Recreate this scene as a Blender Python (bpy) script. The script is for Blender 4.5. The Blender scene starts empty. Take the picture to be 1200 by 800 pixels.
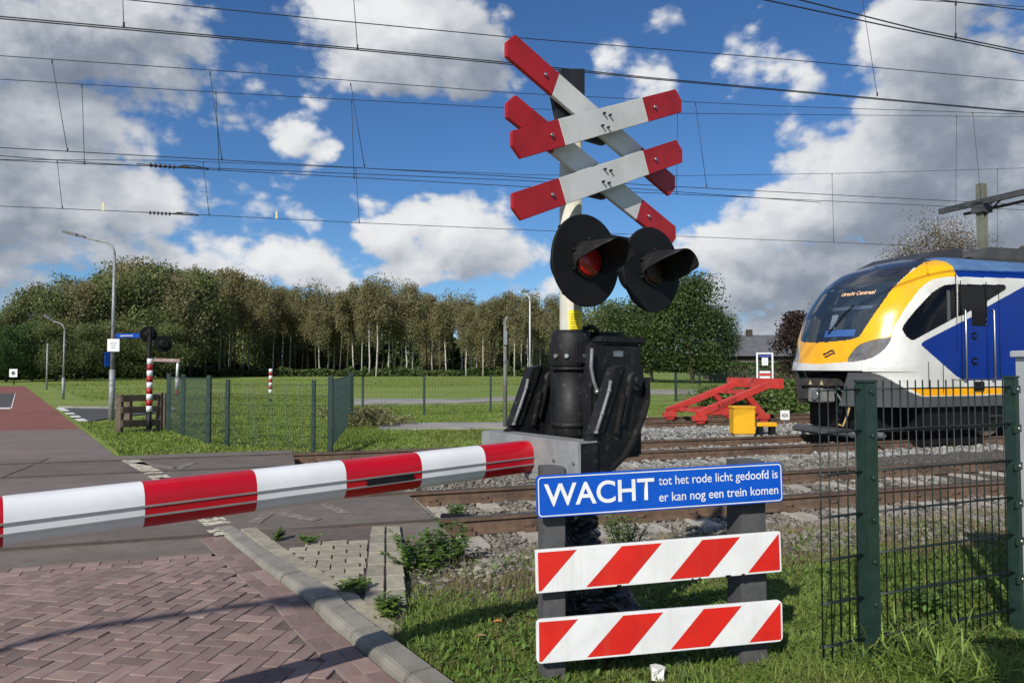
import bpy, bmesh, math, random
import numpy as np
from mathutils import Vector, Matrix
R = math.radians
random.seed(7); rng = np.random.default_rng(7)
sc = bpy.context.scene
col = sc.collection

# ------------------------------------------------------------------ camera
FPX, CAMH, PITCH = 835.0, 1.40, math.atan(30/835)
cd = bpy.data.cameras.new('camera'); cam = bpy.data.objects.new('camera', cd); col.objects.link(cam)
cam.location = (0, 0, CAMH); cam.rotation_euler = (math.pi/2 + PITCH, 0, 0)
cd.sensor_width = 36; cd.lens = FPX/1200*36; cd.clip_start = .05; cd.clip_end = 3000
sc.camera = cam
sc.view_settings.view_transform = 'Standard'; sc.view_settings.look = 'None'
sc.cycles.max_bounces = 6; sc.cycles.diffuse_bounces = 3; sc.cycles.glossy_bounces = 3; sc.cycles.transmission_bounces = 2
sc.view_settings.exposure = 0.0; sc.view_settings.gamma = 1.0

# ------------------------------------------------------------------ light
SUN_EL, SUN_AZ = R(34), R(205)          # azimuth clockwise from +Y, towards the sun
sund = bpy.data.lights.new('sun', 'SUN'); sun = bpy.data.objects.new('sun', sund); col.objects.link(sun)
sund.energy = 4.8; sund.angle = R(.53); sund.color = (1, .945, .86)
sdir = Vector((math.sin(SUN_AZ)*math.cos(SUN_EL), math.cos(SUN_AZ)*math.cos(SUN_EL), math.sin(SUN_EL)))
sun.rotation_euler = sdir.to_track_quat('Z', 'Y').to_euler()

# ------------------------------------------------------------------ node helper
class NG:
    def __init__(s, nt): s.nt = nt
    def n(s, t, **kw):
        nd = s.nt.nodes.new(t)
        for k, v in kw.items(): setattr(nd, k, v)
        return nd
    def l(s, a, b): s.nt.links.new(a, b)
    def put(s, sock, v):
        if hasattr(v, 'links'): s.l(v, sock)
        else: sock.default_value = v
    def m(s, op, a, b=None, c=None, clamp=False):
        nd = s.n('ShaderNodeMath', operation=op, use_clamp=clamp)
        for i, v in enumerate((a, b, c)):
            if v is not None: s.put(nd.inputs[i], v)
        return nd.outputs[0]
    def vm(s, op, a, b=None, scale=None):
        nd = s.n('ShaderNodeVectorMath', operation=op)
        s.put(nd.inputs[0], a)
        if b is not None: s.put(nd.inputs[1], b)
        if scale is not None: s.put(nd.inputs['Scale'], scale)
        return nd.outputs[0]
    def noise(s, vec, scale, detail=4, rough=.55, dist=0):
        nd = s.n('ShaderNodeTexNoise'); s.l(vec, nd.inputs['Vector'])
        nd.inputs['Scale'].default_value = scale; nd.inputs['Detail'].default_value = detail
        nd.inputs['Roughness'].default_value = rough; nd.inputs['Distortion'].default_value = dist
        return nd
    def sstep(s, v, a, b):
        nd = s.n('ShaderNodeMapRange', interpolation_type='SMOOTHSTEP')
        s.put(nd.inputs[0], v); nd.inputs[1].default_value = a; nd.inputs[2].default_value = b
        return nd.outputs[0]
    def mix(s, f, a, b, mode='MIX'):
        nd = s.n('ShaderNodeMix', data_type='RGBA', blend_type=mode)
        s.put(nd.inputs[0], f)
        for i, v in ((6, a), (7, b)):
            if isinstance(v, tuple): v = (*v[:3], 1)
            s.put(nd.inputs[i], v)
        return nd.outputs[2]

# ------------------------------------------------------------------ sky with clouds (world, by direction)
SKY_STR = .10
world = bpy.data.worlds.new('World'); sc.world = world; world.use_nodes = True
wt = world.node_tree; wt.nodes.clear()
def px_azel(px, py):
    x = (px-600)/FPX; v = (400-py)/FPX; c, s = math.cos(PITCH), math.sin(PITCH)
    d = (x, c-v*s, s+v*c)
    return math.atan2(d[0], d[1]), math.atan2(d[2], math.hypot(d[0], d[1]))
# cumulus as (x, y, rx, ry, amount) where the photograph shows them
CL = [(55,150,150,62,1.0),(0,245,150,60,1.0),(130,245,150,50,.9),(60,40,200,75,1.0),(140,120,110,50,.7),(215,215,90,60,.55),(30,185,110,60,1.0),(40,320,170,50,.8),(190,310,120,42,.75),
      (470,45,115,75,1.0),(545,60,75,70,.9),(500,105,75,35,.75),(352,152,36,30,.9),(385,172,34,34,.85),(330,200,60,46,.6),(325,250,80,70,.62),(300,130,60,60,.45),(345,305,110,45,.95),(250,330,120,40,.9),(660,345,90,30,.7),
      (470,262,62,45,1.0),(545,275,75,45,1.0),(600,300,60,34,.85),(500,318,120,34,.85),(410,200,60,60,.38),
      (712,58,40,45,.5),(757,105,45,50,.6),(875,90,60,60,.62),(940,100,52,60,.62),(785,35,60,30,.45),
      (1030,200,140,70,1.05),(1180,330,120,60,1.0),(960,255,140,50,1.0),(850,285,80,50,.95),(1120,130,130,90,1.0),(1090,40,120,75,.9),(1180,220,120,100,1.0),(1020,330,220,60,.95),(860,345,150,45,.9),(905,380,120,40,.8),(1130,280,140,60,1.0),
      (1300,120,180,160,1.0),(-130,120,170,150,1.0),(-120,300,160,60,.9),(1350,330,160,60,.9),
      (730,375,260,26,.45),(300,370,330,24,.6)]
DARK = [(85,40,200,60,.95),(30,255,150,34,.6),(160,200,120,60,.4),(560,60,55,65,.55),(495,105,110,30,.5),(1160,130,140,110,.85),(1150,260,160,80,.8),(1030,285,150,28,.5),(1020,345,190,70,.75),(-100,100,160,120,.8),(1330,180,160,160,.9),(40,320,220,50,.45),(540,300,90,16,.4)]
def blob_field(g, az, el, lst):
    cur = None
    for (x, y, rx, ry, amp) in lst:
        a0, e0 = px_azel(x, y)
        ra, re = rx/FPX*math.cos(a0)**1.6, ry/FPX
        dx = g.m('MULTIPLY', g.m('SUBTRACT', az, a0), 1/ra); dy = g.m('MULTIPLY', g.m('SUBTRACT', el, e0), 1/re)
        r2 = g.m('ADD', g.m('MULTIPLY', dx, dx), g.m('MULTIPLY', dy, dy))
        v = g.m('MULTIPLY', g.m('EXPONENT', g.m('MULTIPLY', r2, -.75)), amp)
        cur = v if cur is None else g.m('SMOOTH_MAX', cur, v, .22)
    return cur
grp = bpy.data.node_groups.new('cloud_density', 'ShaderNodeTree')
grp.interface.new_socket('dir', in_out='INPUT', socket_type='NodeSocketVector')
grp.interface.new_socket('density', in_out='OUTPUT', socket_type='NodeSocketFloat')
g = NG(grp); gi = g.n('NodeGroupInput'); go = g.n('NodeGroupOutput')
d0 = gi.outputs[0]
warp = g.noise(d0, 4.0, 5, .6)
d1 = g.vm('ADD', d0, g.vm('SCALE', g.vm('SUBTRACT', warp.outputs['Color'], (.5, .5, .5)), scale=.13))
sx = g.n('ShaderNodeSeparateXYZ'); g.l(d1, sx.inputs[0])
az = g.m('ARCTAN2', sx.outputs[0], sx.outputs[1])
el = g.m('ARCTAN2', sx.outputs[2], g.m('SQRT', g.m('ADD', g.m('MULTIPLY', sx.outputs[0], sx.outputs[0]), g.m('MULTIPLY', sx.outputs[1], sx.outputs[1]))))
fld = blob_field(g, az, el, CL)
mp = g.n('ShaderNodeMapping'); g.l(d0, mp.inputs[0]); mp.inputs['Scale'].default_value = (1, 1, 1.5)
low = g.noise(mp.outputs[0], 2.6, 3, .5)
outm = g.sstep(g.m('MAXIMUM', g.m('MULTIPLY', g.m('ABSOLUTE', az), 1.0), g.m('MULTIPLY', el, 1.55)), .78, 1.0)
fld2 = g.m('MAXIMUM', fld, g.m('MULTIPLY', g.m('MULTIPLY', g.sstep(low.outputs[0], .42, .68), .9), outm))
n1 = g.noise(mp.outputs[0], 7.0, 10, .61)
n1.normalize = True
vor = g.n('ShaderNodeTexVoronoi', feature='F1'); 
g.l(g.vm('ADD', mp.outputs[0], g.vm('SCALE', n1.outputs['Color'], scale=.05)), vor.inputs['Vector'])
vor.inputs['Scale'].default_value = 15; 
vor.inputs['Detail'].default_value = 2; vor.inputs['Roughness'].default_value = .55
bil = g.m('SUBTRACT', .5, vor.outputs['Distance'])
den = g.m('ADD', g.m('ADD', fld2, g.m('MULTIPLY', g.m('SUBTRACT', n1.outputs[0], .5), 1.25)), g.m('MULTIPLY', bil, .30))
g.l(g.m('SUBTRACT', den, .425), go.inputs[0])

g = NG(wt)
tc = g.n('ShaderNodeTexCoord'); dirv = g.vm('NORMALIZE', tc.outputs['Generated'])
def cloud_at(v):
    nd = g.n('ShaderNodeGroup'); nd.node_tree = grp; g.l(v, nd.inputs[0]); return nd.outputs[0]
c0 = cloud_at(dirv)
c1 = cloud_at(g.vm('ADD', dirv, (-.012, 0, .030)))
c2 = cloud_at(g.vm('ADD', dirv, (-.02, 0, .085)))
alpha = g.sstep(c0, -.07, .17)
lit = g.m('SUBTRACT', g.m('SUBTRACT', g.m('ADD', .90, g.m('MULTIPLY', c0, .40)), g.m('MULTIPLY', g.m('MAXIMUM', c1, 0), .46)), g.m('MULTIPLY', g.m('MAXIMUM', c2, 0), .40))
lit = g.m('MINIMUM', g.m('MAXIMUM', lit, .28), 1.0)
sx = g.n('ShaderNodeSeparateXYZ'); g.l(dirv, sx.inputs[0])
waz = g.m('ARCTAN2', sx.outputs[0], sx.outputs[1]); wel = g.m('ARCSINE', sx.outputs[2])
dk = blob_field(g, waz, wel, DARK)
dn = g.noise(dirv, 7, 6, .6)
dk = g.m('MULTIPLY', dk, g.sstep(dn.outputs[0], .22, .66), clamp=True)
lit = g.m('MULTIPLY', lit, g.m('SUBTRACT', 1.0, g.m('MULTIPLY', dk, .76)))
ramp = g.n('ShaderNodeValToRGB'); g.l(lit, ramp.inputs[0])
cr = ramp.color_ramp; cr.elements[0].position = .12; cr.elements[0].color = (.13, .155, .20, 1)
cr.elements[1].position = .95; cr.elements[1].color = (.93, .94, .95, 1)
e_ = cr.elements.new(.45); e_.color = (.30, .345, .42, 1)
e_ = cr.elements.new(.72); e_.color = (.63, .66, .71, 1)
cloudcol = g.vm('SCALE', ramp.outputs[0], scale=.92/SKY_STR)
sky = g.n('ShaderNodeTexSky', sky_type='NISHITA'); sky.sun_disc = False
sky.sun_elevation = SUN_EL; sky.sun_rotation = SUN_AZ
sky.air_density = 1.0; sky.dust_density = .15; sky.ozone_density = 3.5; sky.altitude = 50
hs = g.n('ShaderNodeHueSaturation'); g.l(sky.outputs[0], hs.inputs['Color']); hs.inputs['Saturation'].default_value = 1.08; hs.inputs['Value'].default_value = 1.0
haz = g.sstep(wel, .26, -.02)
skyc = g.mix(g.m('MULTIPLY', haz, .18), hs.outputs[0], tuple(v/SKY_STR for v in (.42, .55, .74)))
skyc = g.mix(1.0, skyc, (.58, .79, 1.0), 'MULTIPLY')
fin = g.mix(alpha, skyc, cloudcol)
bg = g.n('ShaderNodeBackground'); g.l(fin, bg.inputs[0]); bg.inputs[1].default_value = SKY_STR
wo = g.n('ShaderNodeOutputWorld'); g.l(bg.outputs[0], wo.inputs[0])
world.cycles.sampling_method = 'MANUAL'; world.cycles.sample_map_resolution = 512

# ------------------------------------------------------------------ pixel -> place helpers
_c, _s = math.cos(PITCH), math.sin(PITCH)
def ray(px, py):
    x = (px-600)/FPX; v = (400-py)/FPX
    return np.array([x, _c-v*_s, _s+v*_c])
O = np.array([0, 0, CAMH])
def G(px, py, z=0.0):
    d = ray(px, py); return O + d*((z-CAMH)/d[2])
def V(px, py, Y):
    d = ray(px, py); return O + d*(Y/d[1])
def at(px, Y, z=0.0): return np.array([(px-600)/FPX*Y, Y, z])
def topz(py, Y): return CAMH + (430-py)/FPX*Y
T = np.array([.9485, .3168, 0.]); N = np.array([-.3168, .9485, 0.])       # along and across the tracks
def TP(s, D, z=0.0): return T*s + N*D + np.array([0, 0, z])
def onD(px, py, D):
    d = ray(px, py); return O + d*(D/(d@N))
def sD(p): return float(p[0]*T[0]+p[1]*T[1]), float(p[0]*N[0]+p[1]*N[1])
RD = np.array([-.583, .812, 0.]); RQ = np.array([.812, .583, 0.])         # along / across the road
R0 = np.array([-2.37, 5.9, 0.])

# ------------------------------------------------------------------ materials
def lin(c): return tuple(((v/255)/12.92 if v/255 <= .04045 else ((v/255+.055)/1.055)**2.4) for v in c)
MATS = {}
def mat(name, c1, c2=None, scale=6, rough=.6, bump=0, bscale=None, detail=5, metal=0, spec=.5, spots=None, tint=0, rnd=0, coat=0, c3=None, trans=0, space='Object', emit=None, estr=0, streak=None, lo=.38, hi=.66, bdist=.01):
    if name in MATS: return MATS[name]
    m = bpy.data.materials.new(name); m.use_nodes = True; nt = m.node_tree
    b = nt.nodes['Principled BSDF']; g = NG(nt)
    tc = g.n('ShaderNodeTexCoord'); vec = tc.outputs[space]
    if space == 'World':
        pass
    b.inputs['Roughness'].default_value = rough; b.inputs['Metallic'].default_value = metal
    b.inputs['Specular IOR Level'].default_value = spec
    if coat: b.inputs['Coat Weight'].default_value = coat; b.inputs['Coat Roughness'].default_value = .08
    c = (*c1, 1)
    if c2:
        no = g.noise(vec, scale, detail, .6)
        c = g.mix(g.sstep(no.outputs[0], lo, hi), c1, c2)
        rr = g.n('ShaderNodeMapRange'); g.l(no.outputs[0], rr.inputs[0])
        rr.inputs[1].default_value = .3; rr.inputs[2].default_value = .7
        rr.inputs[3].default_value = max(.02, rough-.08); rr.inputs[4].default_value = min(1, rough+.1)
        g.l(rr.outputs[0], b.inputs['Roughness'])
    if c3:
        no = g.noise(vec, scale*.23, 4, .6)
        c = g.mix(g.sstep(no.outputs[0], .48, .66), c, c3)
    if streak:
        mp = g.n('ShaderNodeMapping'); g.l(vec, mp.inputs[0]); mp.inputs['Scale'].default_value = streak[1]
        no = g.noise(mp.outputs[0], 1, 5, .6)
        c = g.mix(g.m('MULTIPLY', g.sstep(no.outputs[0], .5, .75), streak[2]), c, streak[0])
    if spots:
        no = g.noise(vec, spots[1], 3, .7)
        c = g.mix(g.m('MULTIPLY', g.sstep(no.outputs[0], spots[2], spots[2]+.08), spots[3] if len(spots) > 3 else 1.0), c, spots[0])
    if tint or rnd:
        if tint:
            at_ = g.n('ShaderNodeAttribute'); at_.attribute_name = 'tint'; tv = at_.outputs['Fac']; k = tint
        else:
            oi = g.n('ShaderNodeObjectInfo'); tv = oi.outputs['Random']; k = rnd
        f = g.m('ADD', 1-k, g.m('MULTIPLY', tv, 2*k))
        mx = g.vm('SCALE', c if hasattr(c, 'links') else g.mix(0.0, c, c), scale=f)
        c = mx
    if hasattr(c, 'links'): g.l(c, b.inputs['Base Color'])
    else: b.inputs['Base Color'].default_value = c
    if bump:
        no = g.noise(vec, bscale or scale*4, 6, .65)
        bp = g.n('ShaderNodeBump'); bp.inputs['Strength'].default_value = bump; bp.inputs['Distance'].default_value = bdist
        g.l(no.outputs[0], bp.inputs['Height']); g.l(bp.outputs[0], b.inputs['Normal'])
    if emit:
        b.inputs['Emission Color'].default_value = (*emit, 1); b.inputs['Emission Strength'].default_value = estr
    if trans:
        tr = g.n('ShaderNodeBsdfTranslucent'); mxs = g.n('ShaderNodeMixShader'); mxs.inputs[0].default_value = trans
        if hasattr(c, 'links'): g.l(c, tr.inputs[0])
        else: tr.inputs[0].default_value = c
        out = nt.nodes['Material Output']
        g.l(b.outputs[0], mxs.inputs[1]); g.l(tr.outputs[0], mxs.inputs[2]); g.l(mxs.outputs[0], out.inputs[0])
    MATS[name] = m; return m

RED = mat('barrier_red', lin((186, 8, 30)), lin((172, 8, 26)), 5, .33, spots=(lin((120, 60, 55)), 60, .68, .5))
WHT = mat('barrier_white', (.74, .75, .76), (.66, .67, .68), 4, .36, spots=((.42, .42, .40), 40, .66, .5))
CRED = mat('cross_red', lin((170, 28, 30)), lin((150, 22, 26)), 6, .45, spots=(lin((90, 40, 38)), 45, .68, .6))
CWHT = mat('cross_white', (.62, .62, .60), (.54, .54, .52), 5, .5, spots=((.35, .35, .33), 40, .67, .6), streak=((.42, .41, .38), (3, 3, .7), .35))
BLK = mat('black_paint', (.0075, .0075, .0085), (.012, .012, .0135), 12, .58, spec=.32, bump=.15, bscale=60, bdist=.004, spots=((.055, .052, .047), 24, .60, .6), streak=((.035, .033, .030), (14, 14, 1.5), .5))
BLKM = mat('matt_black', (.0055, .0055, .006), (.009, .009, .0095), 9, .66, spec=.25, spots=((.03, .03, .03), 50, .68, .5))
GALV = mat('galvanised_grey', (.30, .31, .31), (.22, .23, .23), 9, .55, metal=.25, bump=.1, bscale=90, bdist=.003, spots=((.14, .13, .12), 26, .66, .7))
CREAM = mat('cream_pole', (.58, .56, .47), (.48, .47, .40), 5, .55, streak=((.30, .29, .25), (30, 30, 1.2), .5))
DGREEN = mat('fence_green', (.014, .034, .028), (.019, .042, .034), 14, .38, spots=((.05, .055, .05), 60, .7, .5))
STEEL = mat('steel', (.45, .45, .44), (.3, .3, .3), 20, .35, metal=.9)
RAILTOP = mat('rail_rust', (.11, .072, .048), (.155, .098, .062), 9, .75, bump=.3, bscale=60, c3=(.07, .045, .032), spots=((.22, .11, .055), 14, .64, .6))
RAILHEAD = mat('rail_head', (.07, .052, .042), (.11, .078, .06), 12, .5, metal=.35)
CONC = mat('concrete', (.36, .34, .29), (.27, .255, .22), 6, .9, bump=.35, bscale=60, c3=(.20, .19, .165), spots=((.14, .13, .11), 22, .64, .7))
KERBM = mat('kerb_concrete', (.26, .245, .205), (.205, .19, .16), 7, .92, bump=.6, bscale=110, c3=(.16, .15, .125), rnd=.08, spots=((.13, .125, .1), 36, .63, .6))
def asph(name, a, b, c3=None): return mat(name, a, b, 1.3, .92, bump=.55, bscale=240, c3=c3, spots=(tuple(v*.45 for v in a), 130, .62, .7), space='Object', bdist=.006)
ASPH = asph('crossing_asphalt', (.132, .111, .092), (.155, .132, .11), (.16, .137, .114))
ASPH2 = asph('dark_asphalt', (.058, .056, .055), (.078, .074, .07), (.05, .048, .047))
PINK = asph('worn_pink_asphalt', (.165, .128, .116), (.20, .155, .14), (.15, .122, .112))
REDA = asph('red_asphalt', (.20, .068, .048), (.24, .085, .06), (.17, .062, .047))
PATHM = asph('path_gravel', (.27, .26, .23), (.34, .32, .285), (.22, .215, .17))
BRICKP = mat('paving_brick', (.215, .142, .122), (.255, .178, .155), 9, .88, bump=.45, bscale=150, rnd=.28, c3=(.18, .142, .128), spots=((.34, .27, .24), 90, .66, .6), bdist=.004)
BRICKT = mat('paving_brick_far', (.215, .142, .122), (.255, .178, .155), 9, .88, bump=.45, bscale=150, tint=.28, c3=(.18, .142, .128), spots=((.34, .27, .24), 90, .66, .6), bdist=.004)
SAND = mat('joint_sand', (.10, .075, .062), (.135, .105, .088), 14, .95, spots=((.06, .075, .025), 9, .58, .8))
PAVER = mat('grey_paver', (.34, .305, .225), (.28, .25, .185), 12, .92, bump=.4, bscale=130, rnd=.16, c3=(.25, .235, .19), bdist=.004)
MARK = mat('road_marking', (.62, .57, .44), (.48, .44, .34), 9, .85, spots=((.09, .08, .07), 11, .50, .95))
MARKW = mat('road_marking_white', (.70, .70, .68), (.58, .58, .56), 9, .85, spots=((.2, .18, .16), 13, .58, .8))
FAINT = mat('worn_marking', (.25, .23, .20), (.20, .18, .155), 9, .9, spots=((.15, .13, .112), 10, .44, .98))
LEAFG = mat('leaf_green', (.122, .152, .050), (.165, .180, .068), .35, .6, tint=.55, trans=.3, spec=.3)
LEAFB = mat('leaf_birch', (.24, .228, .108), (.265, .232, .118), .25, .6, tint=.5, trans=.42, spec=.3)
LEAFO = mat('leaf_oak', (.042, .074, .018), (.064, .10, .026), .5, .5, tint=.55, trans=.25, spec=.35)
LEAFR = mat('leaf_copper', (.035, .022, .020), (.055, .030, .024), .8, .55, tint=.5, trans=.2, spec=.3)
LEAFY = mat('leaf_thin_autumn', (.15, .12, .085), (.19, .14, .09), .8, .6, tint=.4, trans=.3, spec=.3)
LEAFU = mat('leaf_undergrowth', (.055, .090, .024), (.08, .115, .032), .6, .6, tint=.5, trans=.25, spec=.3)
BARKW = mat('birch_bark', (.52, .50, .44), (.40, .38, .33), 1.5, .85, spots=((.04, .035, .03), 3.5, .56, .95))
BARK = mat('bark', (.075, .058, .043), (.11, .085, .06), 3, .9, bump=.4, bscale=12)
BLADE = mat('grass_blade', (.17, .255, .048), (.225, .30, .07), 1.7, .55, tint=.55, trans=.35, spec=.3, c3=(.20, .20, .07))
BLADEF = mat('grass_blade_far', (.175, .25, .045), (.215, .28, .066), .5, .6, tint=.4, trans=.35, spec=.25, c3=(.17, .18, .055))
DRY = mat('dry_grass', (.26, .21, .10), (.20, .18, .075), 3, .7, tint=.4, trans=.3, spec=.2)
WEED = mat('weed_leaf', (.10, .185, .034), (.14, .22, .045), 5, .5, tint=.45, trans=.3, spec=.35)
STONE = mat('ballast_stone', (.20, .185, .155), (.145, .13, .105), 3.5, .9, tint=.45, bump=.3, bscale=60)
STONEF = mat('ballast_stone_pale', (.27, .27, .255), (.21, .21, .195), 2, .9, tint=.4)
CONCP = mat('mast_concrete', (.17, .175, .14), (.12, .125, .10), 2, .9, streak=((.10, .12, .06), (2, 2, .15), .5))
WOOD = mat('weathered_wood', (.095, .068, .048), (.15, .115, .085), 5, .85, streak=((.05, .035, .025), (.8, 6, 30), .7))
GLASS = mat('dark_glass', (.006, .007, .009), None, rough=.04, spec=.6)
WIRE = mat('wire', (.035, .035, .037), None, rough=.5, metal=.4)

# ------------------------------------------------------------------ mesh builder
class MB:
    def __init__(s): s.v = []; s.f = []; s.mi = []; s.sm = []
    def add(s, vs, fs, mi=0, smooth=False):
        o = len(s.v); s.v += [tuple(map(float, p)) for p in vs]
        for f in fs: s.f.append([i+o for i in f]); s.mi.append(mi); s.sm.append(smooth)
        return s
    def frame_box(s, c, ax, ay, az, hx, hy, hz, mi=0):
        c, ax, ay, az = map(np.array, (c, ax, ay, az)); vs = []
        for k in (-1, 1):
            for j in (-1, 1):
                for i in (-1, 1): vs.append(c + ax*hx*i + ay*hy*j + az*hz*k)
        return s.add(vs, [(0,2,3,1),(4,5,7,6),(0,1,5,4),(2,6,7,3),(0,4,6,2),(1,3,7,5)], mi)
    def box(s, x0, x1, y0, y1, z0, z1, mi=0):
        return s.frame_box(((x0+x1)/2, (y0+y1)/2, (z0+z1)/2), (1,0,0), (0,1,0), (0,0,1), abs(x1-x0)/2, abs(y1-y0)/2, abs(z1-z0)/2, mi)
    def beam(s, a, b, w, h, up=(0,0,1), mi=0):
        a, b = np.array(a, float), np.array(b, float); d = b-a; L = np.linalg.norm(d); d /= L
        u = np.array(up, float); x = np.cross(d, u)
        if np.linalg.norm(x) < 1e-4: x = np.cross(d, (1,0,0))
        x /= np.linalg.norm(x); u = np.cross(x, d)
        return s.frame_box((a+b)/2, d, x, u, L/2, w/2, h/2, mi)
    def tube(s, pts, r, n=8, mi=0, cap=True, smooth=True):
        pts = [np.array(p, float) for p in pts]; rs = r if isinstance(r, (list, tuple)) else [r]*len(pts)
        vs = []; u = None
        for i, p in enumerate(pts):
            d = pts[min(i+1, len(pts)-1)] - pts[max(i-1, 0)]; d /= np.linalg.norm(d)+1e-9
            if u is None:
                t = np.array((0,0,1.)) if abs(d[2]) < .9 else np.array((1.,0,0)); u = np.cross(d, t)
            u = u - d*(u@d); u /= np.linalg.norm(u)+1e-9; w = np.cross(d, u)
            for k in range(n):
                a = 2*math.pi*k/n; vs.append(p + (u*math.cos(a) + w*math.sin(a))*rs[i])
        fs = [(i*n+k, i*n+(k+1) % n, (i+1)*n+(k+1) % n, (i+1)*n+k) for i in range(len(pts)-1) for k in range(n)]
        s.add(vs, fs, mi, smooth)
        if cap:
            o = len(s.v)-len(vs); m = len(pts)-1
            s.f.append([o+k for k in range(n)][::-1]); s.mi.append(mi); s.sm.append(False)
            s.f.append([o+m*n+k for k in range(n)]); s.mi.append(mi); s.sm.append(False)
        return s
    def cyl(s, a, b, r, n=16, mi=0, r2=None): return s.tube([a, b], [r, r if r2 is None else r2], n, mi)
    def prism(s, pts, dv, mi=0):                      # polygon (3D points) extruded by dv
        pts = [np.array(p, float) for p in pts]; dv = np.array(dv, float); n = len(pts)
        vs = pts + [p+dv for p in pts]
        return s.add(vs, [list(range(n))[::-1], [i+n for i in range(n)]] + [(i, (i+1) % n, (i+1) % n+n, i+n) for i in range(n)], mi)
    def build(s, name, m, parent=None, bevel=0, auto=False, tint=None):
        me = bpy.data.meshes.new(name); me.from_pydata(s.v, [], s.f)
        ms = m if isinstance(m, (list, tuple)) else [m]
        for q in ms: me.materials.append(q)
        me.polygons.foreach_set('material_index', s.mi); me.polygons.foreach_set('use_smooth', s.sm)
        bm = bmesh.new(); bm.from_mesh(me)
        if bevel:
            bmesh.ops.remove_doubles(bm, verts=bm.verts, dist=1e-5)
            es = [e for e in bm.edges if len(e.link_faces) == 2 and e.calc_face_angle(0) > .6]
            bmesh.ops.bevel(bm, geom=es, offset=bevel, segments=2, affect='EDGES', clamp_overlap=True)
        bmesh.ops.recalc_face_normals(bm, faces=bm.faces)
        bm.to_mesh(me); bm.free()
        o = bpy.data.objects.new(name, me); col.objects.link(o)
        if parent: setpar(o, parent)
        return o
def setpar(o, p):
    o.parent = p; mw = WORLD.get(p.name, None)
    o.matrix_parent_inverse = WORLD[p.name].inverted() if p.name in WORLD else Matrix.Identity(4)
WORLD = {}
def npmesh(name, V_, F_, m, parent=None, tint=None, smooth=False):
    me = bpy.data.meshes.new(name); V_ = np.asarray(V_, np.float32); F_ = np.asarray(F_, np.int32)
    me.vertices.add(len(V_)); me.vertices.foreach_set('co', V_.ravel())
    k = F_.shape[1]; me.loops.add(F_.size); me.polygons.add(len(F_))
    me.loops.foreach_set('vertex_index', F_.ravel())
    me.polygons.foreach_set('loop_start', np.arange(0, F_.size, k, dtype=np.int32))
    me.polygons.foreach_set('loop_total', np.full(len(F_), k, np.int32))
    me.polygons.foreach_set('use_smooth', np.full(len(F_), smooth))
    for q in (m if isinstance(m, (list, tuple)) else [m]): me.materials.append(q)
    if tint is not None:
        a = me.attributes.new('tint', 'FLOAT', 'POINT'); a.data.foreach_set('value', np.asarray(tint, np.float32))
    me.update(); me.validate()
    o = bpy.data.objects.new(name, me); col.objects.link(o)
    if parent: setpar(o, parent)
    return o
def thing(name, label, cat, loc=(0,0,0), group=None):
    o = bpy.data.objects.new(name, None); col.objects.link(o); o.location = tuple(map(float, loc)); o.empty_display_size = .2
    WORLD[o.name] = Matrix.Translation(o.location)
    return tag(o, label, cat, group)
def tag(o, label, cat, group=None):
    o['label'] = label; o['category'] = cat
    if group: o['group'] = group
    return o
def struct(o): o['kind'] = 'structure'; return o
def stuff(o): o['kind'] = 'stuff'; return o
def copy_tree(o, M, label=None, group=None):        # copy of a thing whose root empty is moved by matrix M
    c = o.copy(); col.objects.link(c); c.matrix_world = M
    if label: c['label'] = label
    if group: c['group'] = group
    def rec(src, par):
        for ch in src.children:
            d = ch.copy(); col.objects.link(d); d.parent = par; rec(ch, d)
    rec(o, c); return c
def text_obj(name, txt, width, height, origin, ax, ay, m, parent, thick=0, offset=0, align='LEFT'):
    cu = bpy.data.curves.new(name, 'FONT'); cu.body = txt; cu.size = 1; cu.offset = offset; cu.extrude = 0
    t = bpy.data.objects.new('tmp', cu); col.objects.link(t)
    dg = bpy.context.evaluated_depsgraph_get(); dg.update()
    me = bpy.data.meshes.new_from_object(t.evaluated_get(dg)); bpy.data.objects.remove(t)
    co = np.empty(len(me.vertices)*3); me.vertices.foreach_get('co', co); co = co.reshape(-1, 3)
    x0, x1 = co[:,0].min(), co[:,0].max(); y1 = co[:,1].max()
    sx_ = width/(x1-x0); sy_ = (height/y1) if height else sx_
    ax, ay = np.array(ax, float), np.array(ay, float); az_ = np.cross(ax, ay)
    w = np.array(origin, float)[None] + ((co[:,0]-x0)*sx_)[:,None]*ax + (co[:,1]*sy_)[:,None]*ay
    me.vertices.foreach_set('co', w.ravel()); me.materials.clear(); me.materials.append(m); me.update()
    me.name = name
    o = bpy.data.objects.new(name, me); col.objects.link(o)
    if parent: setpar(o, parent)
    if thick:
        so = o.modifiers.new('thick', 'SOLIDIFY'); so.thickness = thick; so.offset = 0
    return o
def inpoly(x, y, poly):
    r = np.zeros(x.shape, bool); n = len(poly); j = n-1
    for i in range(n):
        xi, yi = poly[i]; xj, yj = poly[j]
        c = ((yi > y) != (yj > y)) & (x < (xj-xi)*(y-yi)/((yj-yi) if yj != yi else 1e-9)+xi)
        r ^= c; j = i
    return r

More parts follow.
